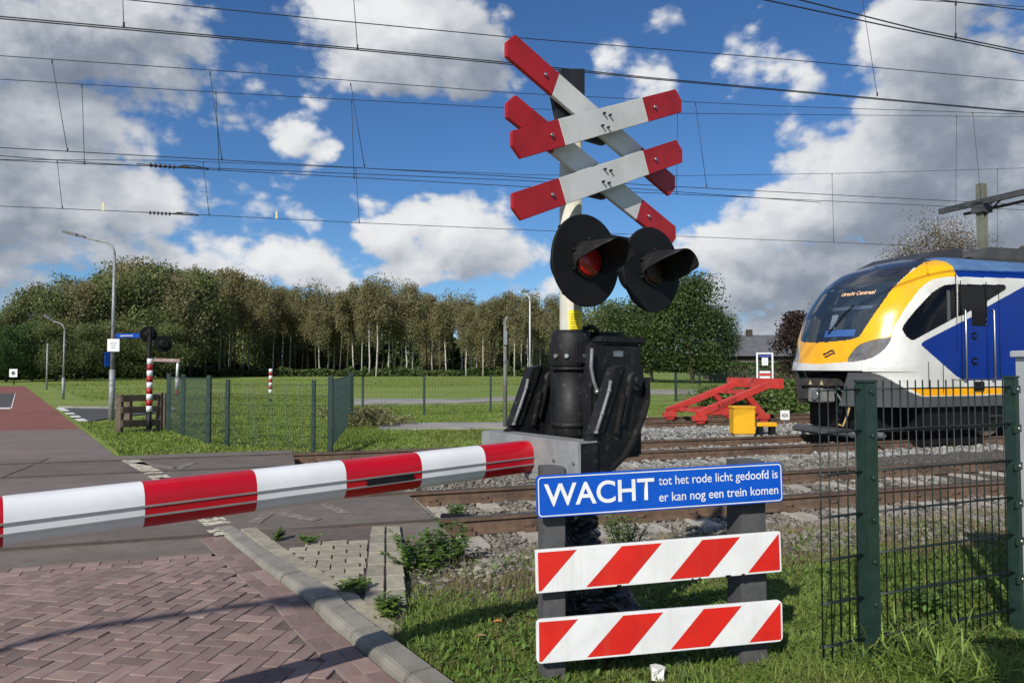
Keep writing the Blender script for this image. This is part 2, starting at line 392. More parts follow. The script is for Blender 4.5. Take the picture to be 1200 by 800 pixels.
# ================================================================== GROUND
def kerbline():
    lo = [(252,619),(264,626),(312,666),(361,700),(386,726.5),(418,753),(475,800),(530,845)]
    return np.array([G(*p)[:2] for p in lo])
KERB = kerbline()
ext = KERB[-1] + (KERB[-1]-KERB[-2])/np.linalg.norm(KERB[-1]-KERB[-2])*3.0
KERB = np.vstack([KERB, ext])
def kerb_side(x, y):        # signed distance: >0 right of the kerb line (verge side)
    best = np.full(x.shape, 1e9); sgn = np.zeros(x.shape)
    for a, b in zip(KERB[:-1], KERB[1:]):
        d = b-a; L = d@d; t = np.clip(((x-a[0])*d[0]+(y-a[1])*d[1])/L, 0, 1)
        qx, qy = a[0]+t*d[0], a[1]+t*d[1]; ds = np.hypot(x-qx, y-qy)
        c = d[0]*(y-a[1])-d[1]*(x-a[0]); m = ds < best
        best = np.where(m, ds, best); sgn = np.where(m, np.sign(c), sgn)
    return best*sgn
def ground_z(x, y):
    D = x*N[0]+y*N[1]; s = x*T[0]+y*T[1]
    z = np.full(x.shape, -.03)
    def sst(v, a, b): t = np.clip((v-a)/(b-a), 0, 1); return t*t*(3-2*t)
    dep = sst(D, 4.9, 6.0)*(1-sst(D, 18.4, 19.4))*(1-sst(D, 12.9, 13.6)*(1-sst(s, 5.5, 7.5)))
    z = z - .15*dep
    mid = np.exp(-((D-9.35)/.45)**2)+np.exp(-((D-14.2)/1.3)**2)
    z = z + .07*mid*dep
    z = z + .012*np.sin(x*5.1+y*2.3)*np.sin(y*4.7-x*1.9)*(np.hypot(x, y) < 40)
    far = np.clip((np.hypot(x, y)-19)/20, 0, 1)
    z = z + .02*far*np.sin(x*.31)*np.sin(y*.27)
    return z
def axis(lo, hi, f0, f1, st, grow=1.16):
    mid = list(np.arange(f0, f1, st)); a = [f0]; d = st
    while a[-1] > lo: d *= grow; a.append(a[-1]-d)
    b = [mid[-1]]; d = st
    while b[-1] < hi: d *= grow; b.append(b[-1]+d)
    return np.array(a[1:][::-1] + mid + b[1:])
xs = axis(-900, 900, -6, 13, .1); ys = axis(-200, 1500, 1.0, 16, .1)
XX, YY = np.meshgrid(xs, ys); ZZ = ground_z(XX, YY)
nx, ny = len(xs), len(ys)
ii = np.arange(nx*ny).reshape(ny, nx)
FF = np.stack([ii[:-1,:-1], ii[:-1,1:], ii[1:,1:], ii[1:,:-1]], -1).reshape(-1, 4)
def ground_mat():
    m = bpy.data.materials.new('ground'); m.use_nodes = True; g = NG(m.node_tree); b = m.node_tree.nodes['Principled BSDF']
    tc = g.n('ShaderNodeTexCoord'); vec = tc.outputs['Object']
    sx = g.n('ShaderNodeSeparateXYZ'); g.l(vec, sx.inputs[0])
    D = g.m('ADD', g.m('MULTIPLY', sx.outputs[0], float(N[0])), g.m('MULTIPLY', sx.outputs[1], float(N[1])))
    wob = g.noise(vec, 1.6, 6, .65); D = g.m('ADD', D, g.m('MULTIPLY', g.m('SUBTRACT', wob.outputs[0], .5), 1.5))
    nb = g.noise(vec, .22, 6, .65); nf = g.noise(vec, 3.5, 6, .7); nm = g.noise(vec, .9, 5, .6)
    gr = g.mix(g.sstep(nf.outputs[0], .35, .68), (.155, .21, .042), (.20, .262, .064))
    gr = g.mix(g.m('MULTIPLY', g.sstep(nb.outputs[0], .45, .7), .75), gr, (.235, .30, .075))
    gr = g.mix(g.m('MULTIPLY', g.sstep(nm.outputs[0], .56, .74), .6), gr, (.215, .20, .085))
    nw = g.noise(vec, .07, 5, .6); gr = g.mix(g.m('MULTIPLY', g.sstep(nw.outputs[0], .42, .62), .45), gr, (.24, .255, .085))
    soil = g.mix(g.sstep(nf.outputs[0], .35, .65), (.085, .070, .048), (.16, .135, .095))
    vo = g.n('ShaderNodeTexVoronoi'); g.l(vec, vo.inputs['Vector']); vo.inputs['Scale'].default_value = 22
    grav = g.mix(g.sstep(vo.outputs['Distance'], .15, .6), (.23, .215, .185), (.07, .063, .053))
    grav = g.mix(g.m('MULTIPLY', g.sstep(nm.outputs[0], .42, .62), .5), grav, (.14, .105, .07))
    c = g.mix(g.sstep(D, 3.7, 4.4), g.mix(.35, gr, soil), g.mix(.3, soil, grav))
    c = g.mix(g.sstep(D, 4.6, 5.2), c, grav)
    S_ = g.m('ADD', g.m('MULTIPLY', sx.outputs[0], float(T[0])), g.m('MULTIPLY', sx.outputs[1], float(T[1])))
    lawn = g.m('MAXIMUM', g.sstep(D, 18.3, 18.9), g.m('MULTIPLY', g.sstep(D, 12.9, 13.4), g.sstep(S_, 7.0, 6.0)))
    c = g.mix(lawn, c, gr)
    g.l(c, b.inputs['Base Color']); b.inputs['Roughness'].default_value = .95; b.inputs['Specular IOR Level'].default_value = .15
    bp = g.n('ShaderNodeBump'); bp.inputs['Strength'].default_value = .8; bp.inputs['Distance'].default_value = .03
    bn = g.noise(vec, 14, 6, .7); g.l(bn.outputs[0], bp.inputs['Height']); g.l(bp.outputs[0], b.inputs['Normal'])
    return m
struct(npmesh('ground', np.stack([XX, YY, ZZ], -1).reshape(-1, 3), FF, ground_mat(), smooth=True))

def sheet(name, pts, z, m, th=.04):
    mb = MB(); mb.prism([(p[0], p[1], z-th) for p in pts], (0, 0, th)); return struct(mb.build(name, m))
def road_pt(lat, D):       # on the line parallel to the road right edge (lat metres to the right) at track distance D
    p = R0 + RQ*lat; k = (D - p@N)/(RD@N); return p + RD*k
LW = -7.2
def band(name, D0, D1, l0, l1, z, m, th=.05): return sheet(name, [road_pt(l0, D0), road_pt(l1, D0), road_pt(l1, D1), road_pt(l0, D1)], z, m, th)
# carriageway bands, near to far
near_edge = [(-9.5, -2.0)] + [tuple(p) for p in KERB[::-1]]
kb = [tuple(p) for p in KERB]
pbr = [road_pt(LW, 5.82), road_pt(0.05, 5.82)] + kb[1:] + [(kb[-1][0]-7, kb[-1][1]-3)]
sheet('road_bed', pbr, -.016, SAND, .06)
def tstrip(name, s1, D0, D1, z, m, th=.05):      # strip along the track from the road's left side to s1
    a, b = road_pt(LW, D0), road_pt(LW, D1); return sheet(name, [a, TP(s1, D0), TP(s1, D1), b], z, m, th)
# crossing deck: long slabs outside and between the rails
RAILS = [(6.51, 8.01), (10.69, 12.18), (16.25, 17.75)]
def deck(D0, D1, s1, gname):
    seg = 3.6; a = sD(road_pt(LW, D0))[0]; s = s1; i = 0
    root = bpy.data.objects.get('crossing_deck')
    while s > a:
        e = max(s-seg, a); mb = MB()
        p = [TP(e+.006, D0, 0), TP(s-.006, D0, 0), TP(s-.006, D1, 0), TP(e+.006, D1, 0)]
        dz = random.uniform(-.001, .001)
        mb.prism([(q[0], q[1], -.14) for q in p], (0, 0, .13+dz)); mb.build('deck_slab', DECK, root, bevel=.006); s = e; i += 1
DECK = mat('crossing_slab', (.140, .118, .097), (.165, .140, .116), 2.2, .92, bump=.5, bscale=200, rnd=.12, c3=(.122, .104, .086), streak=((.095, .04, .036), (6, 6, 6), .5), bdist=.005)
dk_root = bpy.data.objects.new('crossing_deck', None); col.objects.link(dk_root); struct(dk_root)
for ti, s1 in ((0, 1.44), (1, .32)):
    a, b = RAILS[ti]
    deck(a-.62, a-.045, s1, 'g'); deck(a+.10, b-.10, s1, 'g'); deck(b+.045, b+.62, s1, 'g')
tstrip('crossing_pavement', .9, RAILS[0][1]+.635, RAILS[1][0]-.635, -.010, PINK)
tstrip('crossing_footpath', .9, RAILS[0][1]+.635, RAILS[1][0]-.635, -.009, ASPH, .004) if False else None
fp = [road_pt(.15, RAILS[0][1]+.64), TP(.9, RAILS[0][1]+.64), TP(.9, RAILS[1][0]-.64), road_pt(.15, RAILS[1][0]-.64)]
sheet('footpath', fp, -.005, ASPH, .004)
band('road_pink', RAILS[1][1]+.635, 18.6, LW, 0, -.008, PINK)
band('road_red', 18.6, 47, LW, 0, -.008, REDA)
# far road: red cycle lane beside a grey carriageway
band('cycle_lane', 47, 62, LW, 0, -.008, REDA)
grey = [G(-60, 478), G(12, 477), G(17, 460.5), G(-60, 461)]
sheet('carriageway', grey, -.003, ASPH2, .004)
for a, b, c, d in (((-60,478.2),(12.5,477.2),(12.2,478.8),(-60,479.8)), ((12.5,478),(17.6,460.5),(18.3,460.5),(14,478))):
    sheet('edge_line', [G(*a), G(*b), G(*c), G(*d)], .001, MARKW, .003)
# side road and its kerb line
sheet('side_road', [G(70,477.5), G(135,478.5), G(205,479.5), G(205,481.5), G(135,488), G(101,494)], -.002, ASPH2, .03)
sheet('side_road_kerb', [G(68,476.2), G(135,477.4), G(205,478.6), G(205,479.4), G(135,478.4), G(68,477.4)], .03, CONC, .06)
for a, b in (((70,477.8),(77,481.4)), ((80.5,483.4),(83.5,485.1)), ((86.5,486.8),(90,488.8)), ((93,490.5),(97.5,493.2))):
    p, q = G(*a), G(*b); d = (q-p)/np.linalg.norm(q-p); w = np.array([-d[1], d[0], 0])*.11
    sheet('give_way_dash', [p-w, q-w, q+w, p+w], .002, MARKW, .003)
# field paths
sheet('field_path', [G(415,467), G(540,467.2), G(600,464.5), G(650,462), G(760,456.5), G(960,455), G(960,460), G(760,461.5), G(650,466.5), G(600,469), G(540,471.5), G(415,474)], .004, PATHM, .03)
sheet('gravel_path', [G(443,495.5), G(520,494.2), G(595,494), G(720,493.5), G(720,499), G(595,500.5), G(520,501.3), G(446,502.5)], -.010, PATHM, .03)
# road markings on the right edge of the crossing
def dash(a, b, w, m=MARK, z=-.0065):
    p, q = G(*a), G(*b); d = (q-p)/np.linalg.norm(q-p); k = np.array([-d[1], d[0], 0])*w/2
    mb = MB(); mb.prism([(v[0], v[1], z-.001) for v in (p-k, q-k, q+k, p+k)], (0, 0, .0025)); return struct(mb.build('road_dash', m))
dash((152,538), (181,553.5), .22); dash((184,556), (197,564), .22); dash((236,599), (256,613), .22); dash((258,620), (268,626), .22, z=.006)
dash((160,541), (205,548), .14, FAINT); dash((205,549), (226,541), .14, FAINT); dash((296,612), (315,600), .12, FAINT); dash((325,600), (372,608), .12, FAINT); dash((380,589), (403,600), .1, FAINT)

# ---- herringbone brick carriageway
def brick_mesh(L, W, H, name, bev=.006):
    mb = MB(); mb.box(-L/2, L/2, -W/2, W/2, -H, 0)
    o = mb.build(name, BRICKP, bevel=0); me = o.data
    bm = bmesh.new(); bm.from_mesh(me)
    es = [e for e in bm.edges if all(v.co.z > -.001 for v in e.verts)]
    bmesh.ops.bevel(bm, geom=es, offset=bev, segments=1, affect='EDGES'); bm.to_mesh(me); bm.free()
    bpy.data.objects.remove(o); return me
brick_road = bpy.data.objects.new('brick_road', None); col.objects.link(brick_road); struct(brick_road)
BL, BW = .184, .092
HA = np.array([.163, .987]); HB = np.array([.987, -.163])
fixed = []
for i in range(-112, 70):
    for j in range(-38, 150):
        if (i-j) % 4 == 0: fixed.append(((i+1)*BW, (j+.5)*BW, 0))
        elif (i-j) % 4 == 3: fixed.append(((i+.5)*BW, (j+1)*BW, 1))
pts = []
for (u, v, t) in fixed:
    c = np.array([-.9, 2.9]) + HB*u + HA*v; pts.append((c[0], c[1], t))
P_ = np.array(pts)
ks = kerb_side(P_[:,0], P_[:,1]); Dv = P_[:,0]*N[0]+P_[:,1]*N[1]
lat = (P_[:,0]-R0[0])*RQ[0]+(P_[:,1]-R0[1])*RQ[1]
ok = (ks < -.20) & (Dv < 5.80) & (P_[:,1] > .2) & (P_[:,0] > -7.5) & (lat > -6.5)
P_ = P_[ok]
me_b = brick_mesh(BL-.005, BW-.005, .06, 'brick', .0028)
pxx = 600+FPX*P_[:,0]/P_[:,1]; pyy = 430+FPX*CAMH/P_[:,1]
vis = (pxx > -25) & (pxx < 1225) & (pyy < 815)
order = np.argsort(np.where(vis, P_[:,1], 1e6))
def brick_M(x, y, ang, z): return Matrix.Translation((x, y, z)) @ Matrix.Rotation(ang, 4, 'Z') @ Matrix.Rotation(random.gauss(0, .008), 4, 'X') @ Matrix.Rotation(random.gauss(0, .006), 4, 'Y')
angB, angA = math.atan2(HB[1], HB[0]), math.atan2(HA[1], HA[0])
restV, restF, restT = [], [], []
bv = np.array([v.co[:] for v in me_b.vertices]); bf = [list(p.vertices) for p in me_b.polygons]
def sag(x, y): return .010*math.sin(x*2.1+.4)*math.sin(y*1.7) - .008
for n_, idx in enumerate(order):
    x, y, t = P_[idx]; Mx = brick_M(x, y, (angB if t == 0 else angA)+random.gauss(0, .012), sag(x, y)+random.gauss(0, .0014))
    if n_ < 285:
        o = bpy.data.objects.new('brick', me_b); o.matrix_world = Mx; col.objects.link(o); o.parent = brick_road
    else:
        w = (np.array(Mx)[:3,:3] @ bv.T).T + np.array(Mx)[:3,3]; off = len(restT)
        restV.append(w); restT += [random.random()]*len(w)
        restF += [[q+off for q in f] for f in bf]
mb = MB(); mb.v = [tuple(p) for p in np.vstack(restV)]; mb.f = restF; mb.mi = [0]*len(restF); mb.sm = [False]*len(restF)
o = mb.build('brickwork', BRICKT, brick_road); stuff(o)
a = o.data.attributes.new('tint', 'FLOAT', 'POINT'); a.data.foreach_set('value', np.array(restT, np.float32))
# two gutter courses along the kerb
def walk(poly, step, off):
    out = []
    for a, b in zip(poly[:-1], poly[1:]):
        d = b-a; L = np.linalg.norm(d); d = d/L; n = np.array([-d[1], d[0]]); k = int(round(L/step))
        k = max(1, k)
        for i in range(k): out.append((a + d*(i+.5)*L/k + n*off, math.atan2(d[1], d[0]), L/k))
    return out
cnt = 0
for off in (-.068, -.157):
    for (c, a, L) in walk(KERB[1:-1], BL, off):
        if c[1] < 2.2: continue
        o = bpy.data.objects.new('gutter_brick', me_b); o.matrix_world = brick_M(c[0], c[1], a+random.gauss(0, .006), .003+sag(c[0], c[1])*.6); o.scale = (L/BL, 1, 1)
        col.objects.link(o); o.parent = brick_road
a_, b_ = sD(road_pt(LW, 5.83))[0], sD(np.array([*KERB[1], 0]))[0]
s_ = b_-.04
while s_ > a_:
    for Dq in (5.832, 5.727):
        p = TP(s_-.104+(.1 if Dq < 5.8 else 0), Dq); o = bpy.data.objects.new('gutter_brick', me_b); col.objects.link(o); o.parent = brick_road
        o.matrix_world = brick_M(p[0], p[1], math.atan2(T[1], T[0])+random.gauss(0, .006), .003+sag(p[0], p[1])*.5)
    s_ -= .185
# ---- kerb stones
kerb = bpy.data.objects.new('kerb', None); col.objects.link(kerb); struct(kerb)
KIN = np.array([G(*p, z=.05)[:2] for p in [(280,619),(292,626),(352,666),(389,692.6),(410,707),(447,730),(543,800),(600,838)]])
cum = [0]
for a, b in zip(KERB[:-2], KERB[1:-1]): cum.append(cum[-1]+np.linalg.norm(b-a))
tot = cum[-1]; segs = np.arange(0, tot, .62)
def kpt(d, off):
    d = min(max(d, 0), tot-1e-6)
    i = max(j for j in range(len(cum)-1) if cum[j] <= d); a, b = KERB[i], KERB[i+1]
    t = (d-cum[i])/(cum[i+1]-cum[i]); p = a+(b-a)*t
    tan = (b-a)/np.linalg.norm(b-a)
    return p + np.array([-tan[1], tan[0]])*off
def kh(d): return .012 + .036*min(1, max(0, (d-.5)/2.0))
for d in segs:
    mb = MB(); e = min(d+.61, tot); K = 4; vs = []
    for i in range(K+1):
        q = d+(e-d)*i/K; h = kh(q)
        for off, z in ((-.02, -.12), (-.016, h-.018), (.008, h), (.128, h+.004), (.128, -.12)): p = kpt(q, off); vs.append((p[0], p[1], z))
    fs = [(i*5+k, i*5+(k+1) % 5, (i+1)*5+(k+1) % 5, (i+1)*5+k) for i in range(K) for k in range(5)] + [tuple(range(5))[::-1], tuple(K*5+k for k in range(5))]
    mb.add(vs, fs); mb.build('kerb_stone', KERBM, kerb, bevel=.006)
# ---- grey paver footpath
pave = bpy.data.objects.new('paver_path', None); col.objects.link(pave); struct(pave)
PA = np.array([.98, .20]); PB = np.array([-.20, .98]); PL, PW = .205, .135
mpv = brick_mesh(PL-.012, PW-.012, .06, 'paver', .005); mpv.materials.clear(); mpv.materials.append(PAVER)
rb0, rb1 = G(470, 618)[:2], G(478, 712)[:2]
def right_of(p): d = rb1-rb0; return d[0]*(p[1]-rb0[1])-d[1]*(p[0]-rb0[0])   # >0: right (seen going near) 
ap = [kpt(.25, .2), kpt(1.2, .2), kpt(2.2, .2), kpt(3.2, .2), rb1, rb0+(rb0-rb1)*.02]
sheet('paver_bed', ap, .004, SAND, .06)
inner = [(p[0], p[1]) for p in ap]
def pv_ok(p):
    kd = float(kerb_side(np.array([p[0]]), np.array([p[1]]))[0]); d = rb1-rb0
    dist = (d[0]*(p[1]-rb0[1])-d[1]*(p[0]-rb0[0]))/np.linalg.norm(d)
    return kd > .268 and dist < -.262 and float(p@N[:2]) < 5.86
for r in range(-6, 30):
    us = [u for u in np.arange(-2.5, 2.5, .01) if pv_ok(np.array([-1.35, 3.9]) + PB*(r*PW) + PA*u)]
    if len(us) < 4: continue
    u0, u1 = us[0], us[-1]; k = math.floor(u0/PL) + (.5 if r % 2 else 0) - .5
    while k*PL < u1:
        a, b = max(u0, k*PL), min(u1, (k+1)*PL); k += 1
        if b-a < .03: continue
        p = np.array([-1.35, 3.9]) + PB*(r*PW) + PA*((a+b)/2)
        o = bpy.data.objects.new('paver', mpv); col.objects.link(o); o.parent = pave
        o.matrix_world = brick_M(p[0], p[1], math.atan2(PA[1], PA[0])+random.gauss(0, .01), .018+random.gauss(0, .003)) @ Matrix.Diagonal(((b-a)/PL, 1, 1, 1))
mpe = brick_mesh(.30-.01, .115, .06, 'edge_paver', .005); mpe.materials.clear(); mpe.materials.append(PAVER)
for k in range(7):                                    # border courses on both sides
    for off in (.065, .195):
        d = (rb1-rb0)/np.linalg.norm(rb1-rb0); nn = np.array([d[1], -d[0]]); p = rb0 + d*(.15+k*.30) - nn*(-off)
        if float(kerb_side(np.array([p[0]]), np.array([p[1]]))[0]) < .24: continue
        q = p*1.0
        o = bpy.data.objects.new('edge_paver', mpe); col.objects.link(o); o.parent = pave
        o.matrix_world = brick_M(q[0], q[1], math.atan2(d[1], d[0])+random.gauss(0, .012), .02+random.gauss(0, .004))
d_ = .35
while d_ < 3.6:
    p = kpt(d_, .196); q = kpt(d_+.05, .196); t = q-p
    dd = rb1-rb0
    if (dd[0]*(p[1]-rb0[1])-dd[1]*(p[0]-rb0[0]))/np.linalg.norm(dd) < -.08:
        o = bpy.data.objects.new('edge_paver', mpe); col.objects.link(o); o.parent = pave
        o.matrix_world = brick_M(p[0], p[1], math.atan2(t[1], t[0]), .022+random.gauss(0, .003)) @ Matrix.Diagonal((.68, 1.1, 1, 1))
    d_ += .205

# ================================================================== TRACKS
def rail_obj(D, s0, s1, parent, top=0.0):
    prof = [(-.07,-.16),(.07,-.16),(.07,-.147),(.012,-.125),(.010,-.045),(.035,-.034),(.036,-.006),(.028,0),(-.028,0),(-.036,-.006),(-.035,-.034),(-.010,-.045),(-.012,-.125),(-.07,-.147)]
    mb = MB(); a = [TP(s0, D+p, z+top) for p, z in prof]; dv = T*(s1-s0); mb.prism(a, dv)
    for i, f in enumerate(mb.f):
        if i in (2+6, 2+7, 2+8): mb.mi[i] = 1
    return mb.build('rail', [RAILTOP, RAILHEAD], parent)
def sleeper_mesh(m, L=2.45, W=.27, H=.14, conc=True):
    mb = MB()
    if conc:
        ds = [-L/2, -.9, -.55, -.2, .2, .55, .9, L/2]; hs = [0, 0, 0, -.025, -.025, 0, 0, 0]; vs = []
        for d, h in zip(ds, hs):
            for w, z in ((-W/2, -H), (-W/2+.03, h), (W/2-.03, h), (W/2, -H)): vs.append((w, d, z))
        n = len(ds); fs = [(i*4+k, i*4+k+1, (i+1)*4+k+1, (i+1)*4+k) for i in range(n-1) for k in range(3)] + [(0,1,2,3), tuple(4*(n-1)+k for k in (3,2,1,0))]
        mb.add(vs, fs)
    else: mb.box(-W/2, W/2, -L/2, L/2, -H, 0)
    o = mb.build('sleeper', m); me = o.data; bpy.data.objects.remove(o); return me
SLC = mat('sleeper_concrete', (.40, .37, .31), (.30, .275, .23), 5, .9, bump=.4, bscale=70, c3=(.22, .17, .12), rnd=.12)
SLW = mat('sleeper_wood', (.075, .052, .038), (.12, .085, .06), 6, .9, streak=((.035, .025, .02), (2, 30, 2), .6), rnd=.2)
ANG = math.atan2(T[1], T[0])
def track(label, ra, rb, s0, s1, sl0, sl1, m, step, rs0=None):
    t = thing('railway_track', label, 'railway track', TP((sl0+sl1)/2, (ra+rb)/2))
    rail_obj(ra, s0, s1, t); rail_obj(rb, s0, s1, t)
    me = sleeper_mesh(m, conc=(m is SLC)); s = sl0; cl = MB()
    while s < sl1:
        o = bpy.data.objects.new('sleeper', me); col.objects.link(o); setpar(o, t)
        p = TP(s, (ra+rb)/2+random.gauss(0, .015), -.158 + random.gauss(0, .003))
        o.matrix_basis = Matrix.Translation(p) @ Matrix.Rotation(ANG+random.gauss(0, .008), 4, 'Z')
        if s < 26:
            for r in (ra, rb):
                for d in (-.10, .10):
                    cl.frame_box(TP(s, r+d, -.135), T, N, (0,0,1), .055, .035, .022)
                    cl.tube([TP(s-.04, r+d*.8, -.115), TP(s-.04, r+d, -.085), TP(s+.04, r+d, -.085), TP(s+.04, r+d*.8, -.115)], .011, 5)
        s += step
    stuff(cl.build('rail_fastening', RUSTC, t)); return t
RUSTC = mat('rusty_clip', (.105, .068, .045), (.15, .085, .05), 20, .85)
track('nearest railway track with rusty rails on pale concrete sleepers', *RAILS[0], -14, 34, 1.72, 24, SLC, .60)
track('second railway track, the one the yellow and blue train stands on', *RAILS[1], -16, 40, .6, 26, SLC, .60)
track('siding track with worn brown rails that ends under the red buffer stop', *RAILS[2], 9.0, 40, 9.3, 28, SLW, .65)
# white end plate and guard at the end of the crossing deck
dg_ = thing('deck_ramp', 'short pale ramp plate at the end of the crossing deck between the near rails', 'ramp plate', TP(1.5, 7.3, -.1))
mb = MB(); mb.prism([TP(1.47, 7.0, -.02), TP(1.47, 7.75, -.02), TP(1.62, 7.6, -.15), TP(1.62, 7.0, -.15)], (0,0,-.02)); mb.build('plate', CONC, dg_)
mb = MB(); mb.tube([TP(1.55, 6.75, -.03), TP(1.72, 6.85, -.06), TP(1.95, 6.75, -.14)], .03, 8); mb.build('cable', BLKM, dg_)

# ================================================================== scatter stuff
def stones(name, n, samp, s_lo, s_hi, m, seed):
    r = np.random.default_rng(seed); xy = samp(r, n); n = len(xy)
    base = np.array([(0,0,1),(.9,0,.25),(.3,.85,.2),(-.7,.55,.3),(-.75,-.5,.2),(.25,-.9,.3),(0,0,-1.)])
    F = np.array([(0,1,2),(0,2,3),(0,3,4),(0,4,5),(0,5,1),(6,2,1),(6,3,2),(6,4,3),(6,5,4),(6,1,5)])
    sz = r.uniform(s_lo, s_hi, n)*(1+.6*(r.random(n) > .9))
    v = base[None]*(1+r.normal(0, .18, (n, 7, 3)))
    a = r.uniform(0, 6.28, n); ca, sa = np.cos(a), np.sin(a)
    b = r.uniform(-.7, .7, n); cb, sb = np.cos(b), np.sin(b)
    v = v*np.stack([sz, sz*r.uniform(.6, 1, n), sz*r.uniform(.45, .8, n)], -1)[:,None]
    x = v[...,0]*cb[:,None]-v[...,2]*sb[:,None]; z = v[...,0]*sb[:,None]+v[...,2]*cb[:,None]
    y = v[...,1]; X = x*ca[:,None]-y*sa[:,None]; Y = x*sa[:,None]+y*ca[:,None]
    gz = ground_z(xy[:,0], xy[:,1])
    w = np.stack([X+xy[:,0:1], Y+xy[:,1:2], z+gz[:,None]+(sz*.22)[:,None]], -1).reshape(-1, 3)
    f = (F[None]+np.arange(n)[:,None,None]*7).reshape(-1, 3)
    return stuff(npmesh(name, w, f, m, tint=np.repeat(r.random(n), 7)))
def in_view(x, y, mrg=60):
    u = 600+FPX*x/np.maximum(y, .1); return (u > -mrg) & (u < 1200+mrg) & (y > .5)
def s_near(r, n):
    s = r.uniform(.6, 9, n*2); D = r.uniform(4.3, 10.0, n*2)**1.0
    keep = (r.random(n*2) < np.clip((D-4.2)/1.2, .05, 1)) & ~((s < 1.5) & (D > 5.75) & (D < 8.7)) & (s > np.where(D < 5.8, .95, .9)) & ~((np.abs((s-1.72+.3) % .6-.3) < .125) & (D > 6.05) & (D < 8.45) & (r.random(n*2) < .93))
    x = s*T[0]+D*N[0]; y = s*T[1]+D*N[1]
    keep &= in_view(x, y); return np.stack([x, y], -1)[keep][:n]
stones('ballast', 26000, s_near, .012, .034, STONE, 1)
def s_mid(r, n):
    s = r.uniform(0.3, 26, n*2); D = r.uniform(9.6, 18.9, n*2)
    x = s*T[0]+D*N[0]; y = s*T[1]+D*N[1]
    keep = in_view(x, y) & ~((D > 15.0) & (s < 8.6)) & ~((D < 12.9) & (s < .4)) & ~((D > 13.2) & (s < 5.5)) & ((x/y) > -.02)
    return np.stack([x, y], -1)[keep][:n]
stones('far_ballast', 26000, s_mid, .022, .05, STONEF, 2)

def blades(name, xy, length, width, m, seed, lean=.5, tint=None, seg=2):
    r = np.random.default_rng(seed); n = len(xy)
    L = length*r.uniform(.5, 1.25, n) if np.isscalar(length) else length*r.uniform(.6, 1.2, n)
    a = r.uniform(0, 6.28, n); ln = np.abs(r.normal(0, lean, n))+.1; w = width*r.uniform(.6, 1.3, n)
    d = np.stack([np.cos(a), np.sin(a), np.zeros(n)], -1); b = r.uniform(0, 6.28, n)
    sd = np.stack([np.cos(b), np.sin(b), np.zeros(n)], -1)
    base = np.stack([xy[:,0], xy[:,1], ground_z(xy[:,0], xy[:,1])-.005], -1)
    up = np.array([0,0,1.])
    p1 = base + (up*.55 + d*(ln*.22)[:,None])*L[:,None]
    p2 = base + (up*np.maximum(.95-ln*.35, .25)[:,None] + d*(ln*.8)[:,None])*L[:,None]
    v = np.stack([base-sd*w[:,None]/2, base+sd*w[:,None]/2, p1+sd*w[:,None]*.42, p1-sd*w[:,None]*.42, p2], 1).reshape(-1, 3)
    o5 = np.arange(n)[:,None]*5
    f = np.concatenate([o5+np.array([[0,1,2]]), o5+np.array([[0,2,3]]), o5+np.array([[3,2,4]])], 0)
    tt = np.repeat(r.random(n) if tint is None else tint, 5)
    return stuff(npmesh(name, v, f, m, tint=tt))
def lawn_xy(r, n):
    x = r.uniform(-1.6, 5.2, n*5); y = r.uniform(2.4, 6.6, n*5)
    D = x*N[0]+y*N[1]; k = kerb_side(x, y)
    clump = np.sin(x*7.3+np.sin(y*5))*np.sin(y*6.1+np.sin(x*4)) 
    dens = np.clip((4.45-D)/.8, 0, 1)**1.3*.95 + .05*(D < 5.2)
    keep = (k > .19) & (r.random(n*5) < dens*(.55+.45*(clump > -.1))) & in_view(x, y, 120)
    dd = rb1-rb0; dist = (dd[0]*(y-rb0[1])-dd[1]*(x-rb0[0]))/np.linalg.norm(dd)
    keep &= (dist > .0) | (y < rb1[1]-.1)
    return np.stack([x, y], -1)[keep][:n]
r_ = np.random.default_rng(11)
lx = lawn_xy(r_, 105000)
hh = .045 + .035*(np.sin(lx[:,0]*3.1)*np.sin(lx[:,1]*2.7) > .2) + .025*r_.random(len(lx))
tall = np.clip(1.2-np.abs(lx[:,0]-1.55)/.8, 0, 1)*np.clip((3.75-lx[:,1])/.5, 0, 1) + .9*np.clip((lx[:,0]-1.2)/.5, 0, 1)*np.clip((3.5-lx[:,1])/.3, 0, 1)
hh = hh*(1+1.1*np.clip(tall, 0, 1))
blades('grass', lx, hh, .0055, BLADE, 12, .85)
dx_ = lawn_xy(np.random.default_rng(13), 9000); blades('dry_grass', dx_, .085, .004, DRY, 14, .9)
def dry_xy(r, n):
    s = r.uniform(.9, 7, n*3); D = r.uniform(3.9, 5.7, n*3); x = s*T[0]+D*N[0]; y = s*T[1]+D*N[1]
    cl = np.sin(x*5+y*3)+np.sin(y*7-x*2)+np.sin(x*11); keep = (cl > .5) & in_view(x, y); return np.stack([x, y], -1)[keep][:n]
blades('dry_tufts', dry_xy(np.random.default_rng(15), 7000), .09, .004, DRY, 16, .7)
